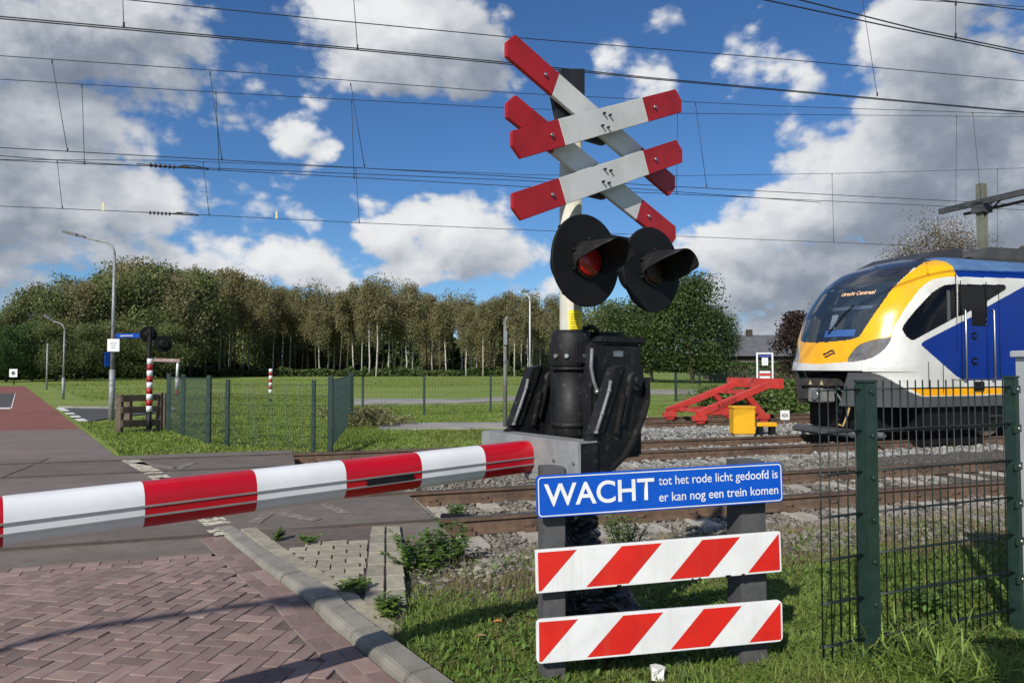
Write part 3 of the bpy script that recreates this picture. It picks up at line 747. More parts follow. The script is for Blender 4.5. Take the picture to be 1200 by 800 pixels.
# broad-leaved verge plants
def broad(name, xy, L, w, m, seed):
    r = np.random.default_rng(seed); n = len(xy); a = r.uniform(0, 6.28, n); el_ = r.uniform(.15, 1.0, n); L = L*r.uniform(.5, 1.2, n); w = w*r.uniform(.7, 1.3, n)
    d = np.stack([np.cos(a)*np.cos(el_), np.sin(a)*np.cos(el_), np.sin(el_)], -1); sd = np.stack([-np.sin(a), np.cos(a), np.zeros(n)], -1)
    b = np.stack([xy[:,0], xy[:,1], ground_z(xy[:,0], xy[:,1])+r.uniform(0, .06, n)], -1)
    m1 = b+d*(L*.5)[:,None]; t = b+d*L[:,None]-np.array([0,0,.3])*(L*.5)[:,None]
    v = np.stack([b, m1+sd*w[:,None]/2, t, m1-sd*w[:,None]/2, m1+np.array([0,0,-.12])*w[:,None]], 1).reshape(-1, 3)
    o = np.arange(n)[:,None]*5; f = np.concatenate([o+np.array([[0,4,1]]), o+np.array([[1,4,2]]), o+np.array([[0,3,4]]), o+np.array([[3,2,4]])], 0)
    return stuff(npmesh(name, v, f, m, tint=np.repeat(r.random(n), 5)))
bx_ = lawn_xy(np.random.default_rng(17), 11000)
broad('verge_leaves', bx_, .06, .020, WEED, 18)
# lawn blades farther off (verge beyond the crossing and field edge)
def far_xy(r, n):
    y = 11.5+24*r.random(n*4)**1.7; u = r.uniform(-.62, .26, n*4); x = u*y; D = x*N[0]+y*N[1]; s = x*T[0]+y*T[1]
    lat = (x-R0[0])*RQ[0]+(y-R0[1])*RQ[1]
    yy = 430+FPX*CAMH/y; 
    keep = (lat > .12) & (D > 13.0) & ~((yy > 493.5) & (yy < 502.5) & (u > -.19)) & ~((yy > 463) & (yy < 474) & (u > -.23)) & ~((D < 19) & (s > 5.5)) & ~((yy > 477) & (yy < 489) & (u < -.47))
    keep &= ~((u < -.52) & (yy < 493))
    return np.stack([x, y], -1)[keep][:n]
fx = far_xy(np.random.default_rng(21), 60000)
blades('field_grass', fx, .045+.0018*fx[:,1], .020, BLADEF, 22, .6)
def far2(r, n):
    y = 30+55*r.random(n*2)**1.4; u = r.uniform(-.74, .45, n*2); x = u*y; yy = 430+FPX*CAMH/y
    cl = np.sin(x*.35+np.sin(y*.2)*2)*np.sin(y*.27+x*.1)
    keep = ~((yy > 454) & (yy < 472) & (u > -.24)) & ((x-R0[0])*RQ[0]+(y-R0[1])*RQ[1] > 1.5) & (r.random(n*2) < .35+.65*(cl > 0))
    return np.stack([x, y], -1)[keep][:n]
f2_ = far2(np.random.default_rng(23), 42000); blades('meadow_grass', f2_, .02+.0012*f2_[:,1], .045, BLADEF, 24, .5)

def plant(name, label, c, h, n, spread, m, seed, leafL=.05, leafW=.016, cat='weed', group=None, upright=.6):
    r = np.random.default_rng(seed); t = thing(name, label, cat, c, group); st = MB(); V_, F_, T_ = [], [], []
    for i in range(n):
        a = r.uniform(0, 6.28); q = r.uniform(0, 1)**.6*spread; hh = h*r.uniform(.5, 1.05); b = np.array(c)+np.array([math.cos(a)*q*.45, math.sin(a)*q*.45, 0])
        tip = b + np.array([math.cos(a)*q*.8, math.sin(a)*q*.8, hh]); md = (b+tip)/2+np.array([0,0,hh*.1])
        st.tube([b, md, tip], [.0035, .003, .0015], 4)
        for k in range(int(8+hh*60)):
            u = r.uniform(.12, 1.05); p = b*(1-u)**2+2*md*u*(1-u)+tip*u*u; aa = r.uniform(0, 6.28); e = r.uniform(-.2, 1.0)*upright
            d = np.array([math.cos(aa)*math.cos(e), math.sin(aa)*math.cos(e), math.sin(e)]); sd = np.array([-math.sin(aa), math.cos(aa), 0]); L = leafL*r.uniform(.6, 1.3)*(1.2-u*.5)
            o = len(V_); V_ += [p, p+d*L*.5+sd*leafW, p+d*L-np.array([0,0,L*.15]), p+d*L*.5-sd*leafW]; F_.append((o, o+1, o+2, o+3)); T_ += [r.random()]*4
    st.build('stem', m, t); o = npmesh('foliage', np.array(V_), np.array(F_), m, t, tint=T_); return t
gp = lambda px, py: tuple(G(px, py, -.03))
plant('weed', 'bushy yellow green weed beside the grey paver path at the end of the crossing deck', gp(492, 668), .24, 30, .22, WEED, 31)
plant('weed', 'dark green leafy weed growing against the end of the near rail', gp(527, 655), .26, 22, .2, WEED, 32, .06, .02)
plant('weed', 'small bright green tuft growing between the near rails at the deck end', tuple(TP(1.85, 7.3, -.17)), .16, 16, .1, WEED, 33)
plant('weed', 'thin upright weed behind the blue sign on the gravel', gp(733, 648), .34, 16, .16, WEED, 34, .05, .012)
plant('weed', 'low weed sprouting in the joint between pavers and kerb', tuple(G(413, 690, .03)), .05, 12, .10, WEED, 35, .05, .018)
plant('weed', 'tiny weed at the far tip of the kerb by the crossing deck', tuple(G(325, 632, .01)), .10, 9, .05, WEED, 36, .04)
plant('weed', 'flat weed on the pavers near the crossing deck', tuple(G(365, 634, .03)), .05, 9, .08, WEED, 37, .05)
plant('weed', 'weed clump at the near tip of the paver path', tuple(G(452, 722, .0)), .12, 14, .09, WEED, 38, .06)
plant('weed', 'tall arching grass clump right of the green fence post', gp(1080, 800), .20, 30, .30, BLADE, 40, .17, .005, upright=1.3)
plant('weed', 'dark leafy weed seen through the mesh fence', gp(1085, 722), .16, 10, .10, WEED, 41, .07, .022)
# crumpled white paper in the grass
mb = MB(); r_ = random.Random(3); pc = G(772, 797, -.0)
vs = [(pc[0]+.035*math.cos(a)*r_.uniform(.6, 1.2), pc[1]+.03*math.sin(a)*r_.uniform(.6, 1.2), pc[2]+z+.01*r_.random()) for z in (0, .03, .055) for a in np.arange(0, 6.2, .9)]
n7 = 7; fs = [(i*n7+k, i*n7+(k+1) % n7, (i+1)*n7+(k+1) % n7, (i+1)*n7+k) for i in range(2) for k in range(n7)]+[tuple(14+k for k in range(7)), tuple(range(7))[::-1]]
tag(mb.add(vs, fs).build('crumpled_paper', mat('paper', (.7, .7, .68), None, rough=.9)), 'scrap of crumpled white paper in the grass under the lower striped board', 'litter')
# fallen leaves in the grass
for i, (px, py, t) in enumerate([(583,728,'orange'), (563,745,'brown'), (668,706,'brown')]): 
    p = G(px, py, .03); mb = MB(); mb.add([(p[0]-.03,p[1],p[2]),(p[0],p[1]-.014,p[2]+.008),(p[0]+.03,p[1],p[2]+.004),(p[0],p[1]+.014,p[2]+.01)], [(0,1,2,3)])
    tag(mb.build('fallen_leaf', mat('leaf_'+t, (.45, .16, .05) if t == 'orange' else (.24, .13, .07), None, rough=.8)), ['orange fallen leaf lying in the grass left of the striped boards', 'pale brown fallen leaf nearest the kerb in the grass', 'brown fallen leaf in grass beside the sign post'][i], 'leaf')

# ================================================================== SIGNAL MAST AND BARRIER
MBASE = np.array([.30, 3.61, 0.]); E = np.array([.783, .622, 0.]); Fv = np.array([.622, -.783, 0.]); UZ = np.array([0, 0, 1.])
def Q(e, f, h): return MBASE + E*e + Fv*f + UZ*h
def onF(px, py, f):
    d = ray(px, py); t = ((MBASE+Fv*f-O)@Fv)/(d@Fv); q = O+d*t-MBASE; return float(q@E), float(q[2])
sig = thing('crossing_signal', 'level crossing mast with two red and white crosses and twin round black lights', 'crossing signal', Q(0,0,-.03))
mb = MB(); mb.cyl(Q(0,0,-.1), Q(0,0,2.66), .058, 28); mb.build('pole', CREAM, sig)
mb = MB(); mb.tube([Q(0,0,2.66), Q(0,0,2.69), Q(0,0,2.705)], [.060, .058, .03], 28); mb.build('pole_cap', CWHT, sig)
sp = [onF(*p, .035) for p in ((655,82),(682.5,82),(682.5,120),(664,142),(651,142),(645,112))]
mb = MB(); mb.prism([Q(e, .025, h) for e, h in sp], Fv*.03); mb.build('mounting_plate', mat('dark_plate', (.014, .014, .016), (.022, .022, .024), 12, .55), sig, bevel=.003)
PLK = [(-.605,-.178),(-.605,-.245),(-.555,-.294),(.605,.178),(.605,.245),(.555,.288)]
PLK = [(-.605,-.178),(-.605,-.246),(-.553,-.296),(.605,.178),(.605,.246),(.553,.296)]
# order around the outline
def clip(poly, a, b, c):        # keep a*x+b*y<=c
    out = []
    for i in range(len(poly)):
        p, q = poly[i], poly[(i+1) % len(poly)]; dp, dq = a*p[0]+b*p[1]-c, a*q[0]+b*q[1]-c
        if dp <= 0: out.append(p)
        if dp*dq < 0: t = dp/(dp-dq); out.append((p[0]+t*(q[0]-p[0]), p[1]+t*(q[1]-p[1])))
    return out
al = math.atan2(.474, 1.158)
def plank(cx, cz, mir, foff, label=None):
    pl_ = [(-x, y) if mir else (x, y) for x, y in PLK]; ux, uy = (-math.cos(al) if mir else math.cos(al)), math.sin(al)
    if mir: pl_ = pl_[::-1]
    root = None
    cuts = [('w', [(ux, uy, .325), (-ux, -uy, .325)]), ('r', [(-ux, -uy, -.3255)]), ('r', [(ux, uy, -.3255)])]
    for kind, cs in cuts:
        q = pl_
        for (a, b, c) in cs: q = clip(q, a, b, c)
        mb = MB(); mb.prism([Q(cx+x, foff, cz+y) for x, y in q], Fv*.022)
        if kind == 'w': root = mb.build('cross_plank', CWHT, sig, bevel=.0025)
        else: mb.build('red_end', CRED, root, bevel=.0025)
    for k in (-1, 1):
        e_, h_ = cx+k*.40*abs(math.cos(al)), cz+k*.40*math.sin(al)*(-1 if mir else 1)
        mb = MB(); mb.cyl(Q(e_, foff+.022, h_), Q(e_, foff+.032, h_), .009, 8); mb.build('bolt', STEEL, root)
    if not mir:
        for de in (-.02, .012):
            for dh in (-.035, .03):
                mb = MB(); mb.cyl(Q(cx+de*1.3+dh*.2, foff+.022, cz+dh), Q(cx+de*1.3+dh*.2, foff+.036, cz+dh), .006, 8); mb.build('bolt', BLK, root)
    return root
plank(.122, 2.655, True, .066); plank(.124, 2.370, True, .066); plank(.106, 2.645, False, .128); plank(.109, 2.362, False, .128)
for cz in (2.65, 2.365):
    mb = MB()
    mb.beam(Q(.0, .06, cz-.08), Q(.18, .055, cz-.08), .03, .03); mb.beam(Q(.0, .06, cz+.06), Q(.18, .055, cz+.06), .03, .03)
    mb.frame_box(Q(.11, .105, cz), E, Fv, UZ, .05, .021, .05); mb.build('clamp', BLK, sig)
# yellow sticker on the pole
def cylpatch(r, a0, a1, h0, h1, n=10):
    vs = []
    for i in range(n+1):
        a = a0+(a1-a0)*i/n
        for h in (h0, h1): vs.append(Q(math.cos(a)*r, math.sin(a)*r, h))
    return vs, [(2*i, 2*i+2, 2*i+3, 2*i+1) for i in range(n)]
YEL = mat('yellow_sticker', (.85, .68, .015), (.78, .62, .02), 20, .45)
va = math.atan2(-(MBASE@Fv), -(MBASE@E))       # direction from the pole to the camera in (e, f)
st0, st1 = va+.22, va-1.30
vs, fs = cylpatch(.0592, st0, st1, topz(389, 3.56), topz(363.5, 3.56))
st = MB().add(vs, fs, smooth=True).build('sticker', YEL, sig)
mb = MB()
for k in range(7):
    h = topz(368+k*2.9, 3.56); l = .12+.2*random.random()
    vs, fs = cylpatch(.0597, st0-.18, st1+.2+l*1.3, h-.0026, h, 6); mb.add(vs, fs)
mb.build('print', BLKM, st)
# twin lamps
def lamp(px, py, on, rad, tilt):
    e_, h_ = onF(px, py, .20); c = Q(e_, .20, h_)
    ax = Fv*math.cos(tilt)+E*math.sin(tilt); ax = ax/np.linalg.norm(ax); sx_ = np.cross(UZ, ax); sx_ /= np.linalg.norm(sx_)
    def L(a, b, d): return c + sx_*a + UZ*b + ax*d
    mb = MB(); mb.tube([L(0,0,-.012), L(0,0,-.006), L(0,0,.004), L(0,0,.006)], [rad-.004, rad, rad, rad-.004], 56); d = mb.build('background_disc', BLKM, sig)
    mb = MB(); mb.tube([L(0,0,-.16), L(0,0,-.15), L(0,0,-.013)], [.07, .1, .115], 24); mb.build('lamp_housing', BLK, d)
    n = 28; R1 = .094; vs = []; arc0, arc1 = -.55, math.pi+.35
    LN = .22
    for lay, rr in ((0, R1), (1, R1-.004)):
        for i in range(n+1):
            a = arc0+(arc1-arc0)*i/n; k = max(0, math.sin(a)); sa = math.sin(a); ext = LN*((.30+.70*min(1, max(0, (sa+.45)/.65))) if math.cos(a) > 0 else (.10+.90*min(1, max(0, (sa-.02)/.80))))
            for j in range(6):
                t = j/5; flare = 1+.07*t; vs.append(L(math.cos(a)*rr*flare, math.sin(a)*rr*flare - .018*t, .006+ext*t))
    def id_(l, i, j): return l*(n+1)*6+i*6+j
    fs = []
    for i in range(n):
        for j in range(5):
            fs.append((id_(0,i,j), id_(0,i,j+1), id_(0,i+1,j+1), id_(0,i+1,j))); fs.append((id_(1,i,j), id_(1,i+1,j), id_(1,i+1,j+1), id_(1,i,j+1)))
        fs.append((id_(0,i,5), id_(1,i,5), id_(1,i+1,5), id_(0,i+1,5)))
    for i in (0, n):
        for j in range(5): fs.append((id_(0,i,j), id_(1,i,j), id_(1,i,j+1), id_(0,i,j+1)))
    MB().add(vs, fs, smooth=True).build('visor', BLK, d)
    mb = MB(); mb.tube([L(0,0,.006), L(0,0,.02)], [.09, .087], 32); mb.build('lens_ring', BLK, d)
    mb = MB(); mb.tube([L(0,0,.021), L(0,0,.03), L(0,0,.038), L(0,0,.042)], [.08, .072, .044, .004], 32)
    mb.build('lens', LENS if on else LENSD, d)
    for a in (2.7, 3.6, 1.5):
        mb = MB(); q = (math.cos(a)*.105, math.sin(a)*.105); mb.cyl(L(*q, .006), L(*q, .02), .007, 8); mb.build('bolt', BLK, d)
    return e_, h_
LENSD = mat('dark_lens', lin((40, 10, 12)), lin((24, 8, 10)), 70, .3, bump=.4, bscale=160)  # second lens, unlit: the shade under its visor is put into the dark colour
LENS = mat('red_lens', lin((190, 12, 10)), lin((120, 8, 8)), 70, .22, bump=.5, bscale=160, coat=.6)
l1 = lamp(687, 305.5, True, .222, .0); l2 = lamp(764, 316, False, .222, .0)
mb = MB(); hm = l1[1]+.15
mb.tube([Q(l1[0]+.05, .10, hm), Q(l2[0]-.05, .10, hm-.002)], .024, 14)
mb.tube([Q(0, .0, hm), Q(.0, .10, hm)], .03, 12)
for l in (l1, l2): mb.tube([Q(l[0], .10, hm), Q(l[0], .10, l[1])], .022, 12); mb.tube([Q(l[0], .10, l[1]), Q(l[0], .05, l[1])], .022, 12)
mb.tube([Q(0,0,hm-.06), Q(0,0,hm+.06)], .066, 24)
mb.build('lamp_bracket', BLK, sig)

bar = thing('crossing_barrier', 'closed level crossing barrier with black drive unit and red and white boom', 'barrier', Q(.1,0,-.03))
mb = MB()
mb.tube([Q(0,0,1.05), Q(0,0,1.065), Q(0,0,1.40)], [.084, .091, .091], 28)
mb.tube([Q(0,0,1.40), Q(0,0,1.41), Q(0,0,1.56), Q(0,0,1.585)], [.096, .103, .103, .088], 28)
mb.tube([Q(0,0,1.385), Q(0,0,1.40)], [.106, .106], 28); mb.tube([Q(0,0,1.10), Q(0,0,1.125)], [.097, .097], 28)
mb.tube([Q(0,0,.97), Q(0,0,1.03)], [.12, .12], 24); mb.tube([Q(0,0,.9), Q(0,0,1.05)], .07, 16)
cl = mb.build('column_casing', BLK, bar)
for a in (va-.6, va+.2, va+.75):
    mb = MB(); mb.cyl(Q(math.cos(a)*.094, math.sin(a)*.094, 1.455), Q(math.cos(a)*.118, math.sin(a)*.118, 1.455), .011, 8); mb.build('bolt', STEEL, cl)
mb = MB(); mb.frame_box(Q(.02, .0, 1.47), E, Fv, UZ, .075, .115, .06); mb.build('clamp_block', BLK, cl, bevel=.01)
def fbox(e0, e1, f0, f1, h0, h1, name, m, par, bev=.012):
    mb = MB(); mb.frame_box(Q((e0+e1)/2, (f0+f1)/2, (h0+h1)/2), E, Fv, UZ, (e1-e0)/2, (f1-f0)/2, (h1-h0)/2); return mb.build(name, m, par, bevel=bev)
hs_ = fbox(-.01, .35, -.165, .165, .94, 1.52, 'drive_housing', BLK, bar, .014)
fbox(.05, .37, -.18, .18, 1.515, 1.555, 'lid', BLK, hs_, .012)
fbox(.10, .30, -.12, .10, 1.553, 1.58, 'lid_top', BLK, hs_, .01)
mb = MB(); mb.tube([Q(.06, -.1, 1.58), Q(.08, -.06, 1.605), Q(.1, .0, 1.6), Q(.09, .06, 1.605), Q(.10, .09, 1.58)], .012, 8); mb.build('lifting_handle', BLK, hs_)
fbox(.35, .39, -.15, .12, 1.02, 1.40, 'rear_cover', BLK, hs_, .01)
# silver label plate on the housing, gearbox bosses, cable gland
ep, hp = onF(724.5, 414.5, .167); fbox(ep-.035, ep+.035, .166, .1685, hp-.014, hp+.014, 'label_plate', STEEL, hs_, 0)
for (px, py, rr, dp) in ((717, 440, .05, .03), (741, 446, .035, .05), (745, 455, .03, .06), (693, 500, .028, .04)):
    e_, h_ = onF(px, py, .17); mb = MB(); mb.tube([Q(e_, .165, h_), Q(e_, .165+dp, h_), Q(e_, .17+dp, h_)], [rr, rr, rr*.7], 18); mb.build('gear_boss', BLK, hs_)
HOSE = mat('grey_hose', (.16, .16, .165), (.20, .20, .205), 20, .5)
hp_ = [onF(*p, .19) for p in ((694,408),(693,430),(696,446),(701,460),(709,473),(716,480))]
mb = MB(); mb.tube([Q(e, .188, h) for e, h in hp_], .0085, 8); ho = mb.build('hose', HOSE, hs_)
e_, h_ = onF(700, 459, .19); mb = MB(); mb.tube([Q(e_-.004, .188, h_+.01), Q(e_+.006, .188, h_-.01)], .013, 10); mb.build('hose_clip', STEEL, ho)
# cross beam that carries the boom
xb = fbox(-.295, -.175, -.37, .365, .90, 1.07, 'cross_beam', GALV, bar, .006)
fbox(-.17, -.155, -.3, .36, .905, 1.066, 'beam_liner', BLK, xb, 0)
mb = MB(); mb.prism([Q(-.288, .3655, .907), Q(-.182, .3655, .907), Q(-.182, .3655, 1.063), Q(-.288, .3655, 1.063)], Fv*.004); mb.build('end_plate', BLK, xb)
for f_ in (.20, .33, -.2): 
    mb = MB(); mb.cyl(Q(-.295, f_, .975), Q(-.303, f_, .975), .008, 8); mb.build('bolt', STEEL, xb)
fbox(-.30, -.12, -.02, .10, .865, .905, 'boom_bracket', GALV, xb, .01)
# yoke arms
armpx = [(726,430),(735,427),(756,429),(757,442),(757.5,470),(752,490),(741,516),(731,534),(716,549),(703,552),(691,551),(691,516),(700,508)]
armp = [onF(*p, .365) for p in armpx]
fl = [onF(*p, .385) for p in ((724.5,431),(736,427.5),(711,508),(699.5,510))]
tubep = [onF(*p, .40) for p in ((721,446),(719,458),(711,485),(704,507))]
for sgn in (1, -1):
    f0 = .32 if sgn > 0 else -.27
    mb = MB(); mb.prism([Q(e, f0, h) for e, h in armp], Fv*.035); ya = mb.build('yoke_arm', BLK, bar, bevel=.005)
    mb = MB(); mb.prism([Q(e, f0-.012, h) for e, h in fl], Fv*.059); mb.build('arm_flange', BLK, ya, bevel=.004)
    mb = MB()
    rim = armp[3:10]
    for a, b in zip(rim[:-1], rim[1:]): mb.beam(Q(a[0], f0+.03, a[1]), Q(b[0], f0+.03, b[1]), .07, .012, up=tuple(E))
    mb.build('arm_rim', BLK, ya)
    mb = MB(); ff = f0+.052
    mb.tube([Q(e, ff, h) for e, h in tubep], .008, 8); hb = mb.build('hose', HOSE, ya)
    for k in (1, 2, 3):
        e_, h_ = tubep[k]; mb = MB(); mb.tube([Q(e_, ff, h_+.005), Q(e_, ff, h_-.005)], .0108, 10); mb.build('hose_clip', HOSE, hb)
    e_, h_ = onF(744, 446, .365); mb = MB(); mb.tube([Q(e_, f0-.02, h_), Q(e_, f0+.06, h_)], .045, 20); mb.tube([Q(e_, f0+.05, h_), Q(e_, f0+.075, h_)], .022, 12); mb.build('pivot', BLK, ya)
    for k, (px, py) in enumerate(((735,480), (742,470))):
        a = onF(px-4, py-18, .365); b = onF(px-13, py+28, .365); mb = MB(); mb.beam(Q(a[0], f0+.045, a[1]), Q(b[0], f0+.045, b[1]), .02, .014, up=tuple(E)); mb.build('arm_rib', BLK, ya)
# boom: bands are separate shells with a shaped section
C0 = np.array([.09, 3.45, .974]); BD = -E.copy(); BD[2] = -.018; BD /= np.linalg.norm(BD)
def bsec(k):                    # oval section with flattened lens face
    out = []; 
    for i in range(28):
        a = 2*math.pi*i/28; c, s = math.cos(a), math.sin(a); p = 2.5
        f = math.copysign(abs(c)**(2/p), c)*.062; z = math.copysign(abs(s)**(2/p), s)*.0755; out.append((f, z))
    return out
boom = None
ks_ = [-.012, .3127, .644, .9855, 1.331, 1.696, 2.074, 2.45, 2.83, 3.2, 3.58, 3.95, 4.3]
BN = Fv
UPB = np.cross(BD, BN); UPB = UPB*np.sign(UPB[2])
for i in range(len(ks_)-1):
    a, b = ks_[i], ks_[i+1]-.0006; vs = []; S = bsec(0); n = len(S); m_ = 6
    for j in range(m_+1):
        k = a+(b-a)*j/m_
        for f, z in S: vs.append(C0+BD*k+BN*f+UPB*z)
    fs = [(j*n+q, j*n+(q+1) % n, (j+1)*n+(q+1) % n, (j+1)*n+q) for j in range(m_) for q in range(n)]
    mb = MB(); mb.add(vs, fs, smooth=True); mb.add(vs[:n], [list(range(n))[::-1]]); mb.add(vs[-n:], [list(range(n))])
    if boom is None: boom = mb.build('boom', RED, bar)
    else: mb.build('red_band' if i % 2 == 0 else 'white_band', RED if i % 2 == 0 else WHT, boom)
ALU = mat('aluminium_strip', (.42, .42, .43), (.34, .34, .35), 12, .4, metal=.7)
for z in (.002, -.030):
    mb = MB(); mb.beam(C0+BD*.0+BN*.0625+UPB*z, C0+BD*4.25+BN*.0625+UPB*z, .008, .006, up=tuple(UPB)); mb.build('lamp_rail', ALU, boom)
    mb = MB(); mb.beam(C0+BD*.0+BN*-.0625+UPB*z, C0+BD*4.25+BN*-.0625+UPB*z, .008, .006, up=tuple(UPB)); mb.build('lamp_rail', ALU, boom)
for k0 in (.69, 2.55):
    mb = MB(); mb.beam(C0+BD*k0+BN*.063+UPB*-.014, C0+BD*(k0+.21)+BN*.063+UPB*-.014, .012, .022, up=tuple(UPB)); mb.build('boom_lamp', BLKM, boom)
mb = MB(); mb.frame_box(C0+BD*-.03, BD, BN, UPB, .035, .075, .085); mb.build('boom_socket', BLK, xb, bevel=.006)
# plastic wrapped foot of the mast
fw = thing('plastic_wrap', 'crumpled shiny black plastic wrapped round the foot of the crossing mast', 'plastic sheet', Q(0,0,-.03))
def wrap(h0, h1, r0, seed, off=(0,0), n=48, m=30, sk=.055):
    r = np.random.default_rng(seed); ph = r.uniform(0, 6.28, (9,)); vs = []
    for j in range(m+1):
        t = j/m; h = h0+(h1-h0)*t
        for i in range(n):
            a = 2*math.pi*i/n
            d = sum(math.sin(a*(k+1)*1.0+ph[k]+t*(5+3*k)*(1 if k % 2 else -1))*1/(1+.35*k) for k in range(9))
            ridge = abs(math.sin(a*3+ph[0]+t*17+math.sin(a*2+t*9)))*.8+abs(math.sin(t*26+a*2+ph[3]))*.6
            rr = r0*(1+.25*math.sin(math.pi*t*1.3)) + sk*.35*d*.5 + sk*.5*(ridge-.7)
            vs.append(Q(off[0]+math.cos(a)*rr, off[1]+math.sin(a)*rr, h+.02*math.sin(a*4+ph[5])))
    fs = [(j*n+i, j*n+(i+1) % n, (j+1)*n+(i+1) % n, (j+1)*n+i) for j in range(m) for i in range(n)]+[tuple(m*n+i for i in range(n))]
    return MB().add(vs, fs, smooth=False)
PLAS = mat('black_plastic', (.012, .012, .013), (.02, .02, .021), 10, .28, bump=.5, bscale=30, spec=.6)
wrap(.30, .66, .115, 5).build('upper_wrap', PLAS, fw); wrap(-.05, .36, .17, 9, (.10, .06), sk=.07).build('lower_wrap', PLAS, fw)
mb = MB(); mb.frame_box(Q(.12, 0, .42), E, Fv, UZ, .03, .03, .52); mb.frame_box(Q(-.02, 0, .5), E, Fv, UZ, .05, .05, .5); mb.build('steel_leg', BLK, bar)
mb = MB(); mb.frame_box(Q(.12, 0, -.14), E, Fv, UZ, .25, .22, .09); mb.build('foundation_block', CONC, bar)

# ================================================================== WARNING SIGN
ws = thing('warning_sign', 'blue WACHT text board above two red and white striped boards on two posts', 'sign', (.66, 3.26, -.03))
SZ0, SZ1 = 3.10, 3.33
def sgn_pts(tl, tr, br, bl): return [V(*tl, SZ0), V(*tr, SZ1), V(*br, SZ1), V(*bl, SZ0)]
def board(tl, tr, br, bl):
    p = sgn_pts(tl, tr, br, bl); ctr = sum(p)/4; ax = (p[1]-p[0]+p[2]-p[3]); W = np.linalg.norm(ax)/2; ax /= np.linalg.norm(ax)
    ay = np.array([0,0,1.])-ax*ax[2]; ay /= np.linalg.norm(ay); H = np.linalg.norm(p[0]-p[3]+p[1]-p[2])/2
    nz = np.cross(ax, ay); return ctr, ax, ay, nz, W, H
def rrect(w, h, r, n=5):
    out = []
    for cx, cy, a0 in ((w/2-r, h/2-r, 0), (-w/2+r, h/2-r, 90), (-w/2+r, -h/2+r, 180), (w/2-r, -h/2+r, 270)):
        for i in range(n+1): a = R(a0+90*i/n); out.append((cx+r*math.cos(a), cy+r*math.sin(a)))
    return out
def plate(ctr, ax, ay, nz, poly, d0, d1, name, m, par, bev=0):
    mb = MB(); mb.prism([ctr+ax*x+ay*y+nz*d0 for x, y in poly], nz*(d1-d0)); return mb.build(name, m, par, bevel=bev)
SBLUE = mat('sign_blue', lin((0, 78, 182)), lin((2, 82, 190)), 5, .38, streak=(lin((40, 92, 160)), (24, 24, 1.6), .25), spots=(lin((60, 100, 150)), 60, .66, .5))
SWHT = mat('sign_white', (.78, .79, .79), (.69, .70, .70), 6, .42, streak=((.52, .51, .47), (16, 16, 1.4), .35), spots=((.40, .38, .33), 70, .68, .6))
SREF = mat('sign_reflective_white', (.76, .77, .76), (.70, .71, .70), 6, .4, streak=((.60, .60, .59), (42, 42, .6), .55), spots=((.35, .33, .3), 55, .69, .6))
SRED = mat('sign_red', lin((212, 40, 32)), lin((196, 34, 28)), 5, .42, streak=(lin((190, 78, 62)), (18, 18, 1.4), .3), spots=(lin((120, 50, 40)), 50, .69, .6))
SALU = mat('sign_back', (.4, .4, .4), (.33, .33, .33), 8, .5, metal=.5)
c, ax, ay, nz, W, H = board((628,558), (917,541), (917.5,588), (630,607))
bb = plate(c, ax, ay, nz, rrect(W, H, .018), -.018, 0, 'text_board', SBLUE, ws, .002)
outer, inn = rrect(W-.012, H-.012, .016), rrect(W-.021, H-.021, .013)
mb = MB(); n = len(outer)
mb.add([c+ax*x+ay*y+nz*.0012 for x, y in outer]+[c+ax*x+ay*y+nz*.0012 for x, y in inn], [(i, (i+1) % n, (i+1) % n+n, i+n) for i in range(n)]); mb.build('border_line', SWHT, bb)
text_obj('lettering', 'WACHT', W*.432, H*.52, c-ax*W*.472-ay*H*.215+nz*.0015, ax, ay, SWHT, bb, 0, .016)
text_obj('lettering', 'tot het rode licht gedoofd is', W*.50, H*.215, c-ax*W*.022+ay*H*.115+nz*.0015, ax, ay, SWHT, bb, 0, .006)
text_obj('lettering', 'er kan nog een trein komen', W*.50, H*.215, c-ax*W*.022-ay*H*.285+nz*.0015, ax, ay, SWHT, bb, 0, .006)
sb_ = (.011,.186,.356,.525,.689,.859); st_ = (.1525,.333,.497,.667,.83,.998)
for k, q in enumerate((((627,645),(915,622),(916,670),(629,695)), ((628,727),(917,702),(917.5,752),(630,777)))):
    c, ax, ay, nz, W, H = board(*q); w2, h2 = W-.02, H-.02
    b_ = plate(c, ax, ay, nz, rrect(W, H, .006 if k == 0 else .022), -.018, 0, 'striped_board', [SREF, SWHT][k], ws, .002)
    X = lambda t: (t-.5)*w2
    polys = [[(X(0),-h2/2),(X(sb_[0]),-h2/2),(X(st_[0]),h2/2),(X(0),h2/2)], [(X(sb_[1]),-h2/2),(X(sb_[2]),-h2/2),(X(st_[2]),h2/2),(X(st_[1]),h2/2)],
             [(X(sb_[3]),-h2/2),(X(sb_[4]),-h2/2),(X(st_[4]),h2/2),(X(st_[3]),h2/2)], [(X(sb_[5]),-h2/2),(X(1),-h2/2),(X(1),h2/2),(X(st_[5]),h2/2)]]
    for po in polys:
        mb = MB(); mb.add([c+ax*x+ay*y+nz*.0012 for x, y in po], [(0,1,2,3)]); mb.build('red_stripe', SRED, b_)
    if k == 0:
        for i in range(6):
            mb = MB(); x = random.uniform(-.5, .5)*W; mb.frame_box(c+ax*x-ay*(H/2-.004)+nz*.001, ax, ay, nz, random.uniform(.003, .01), .003, .0012); mb.build('chip', BLKM, b_)
POSTG = mat('recycled_post', (.060, .060, .062), (.085, .085, .087), 8, .8, streak=((.11, .11, .11), (30, 30, 1.5), .5), bump=.3, bscale=70)
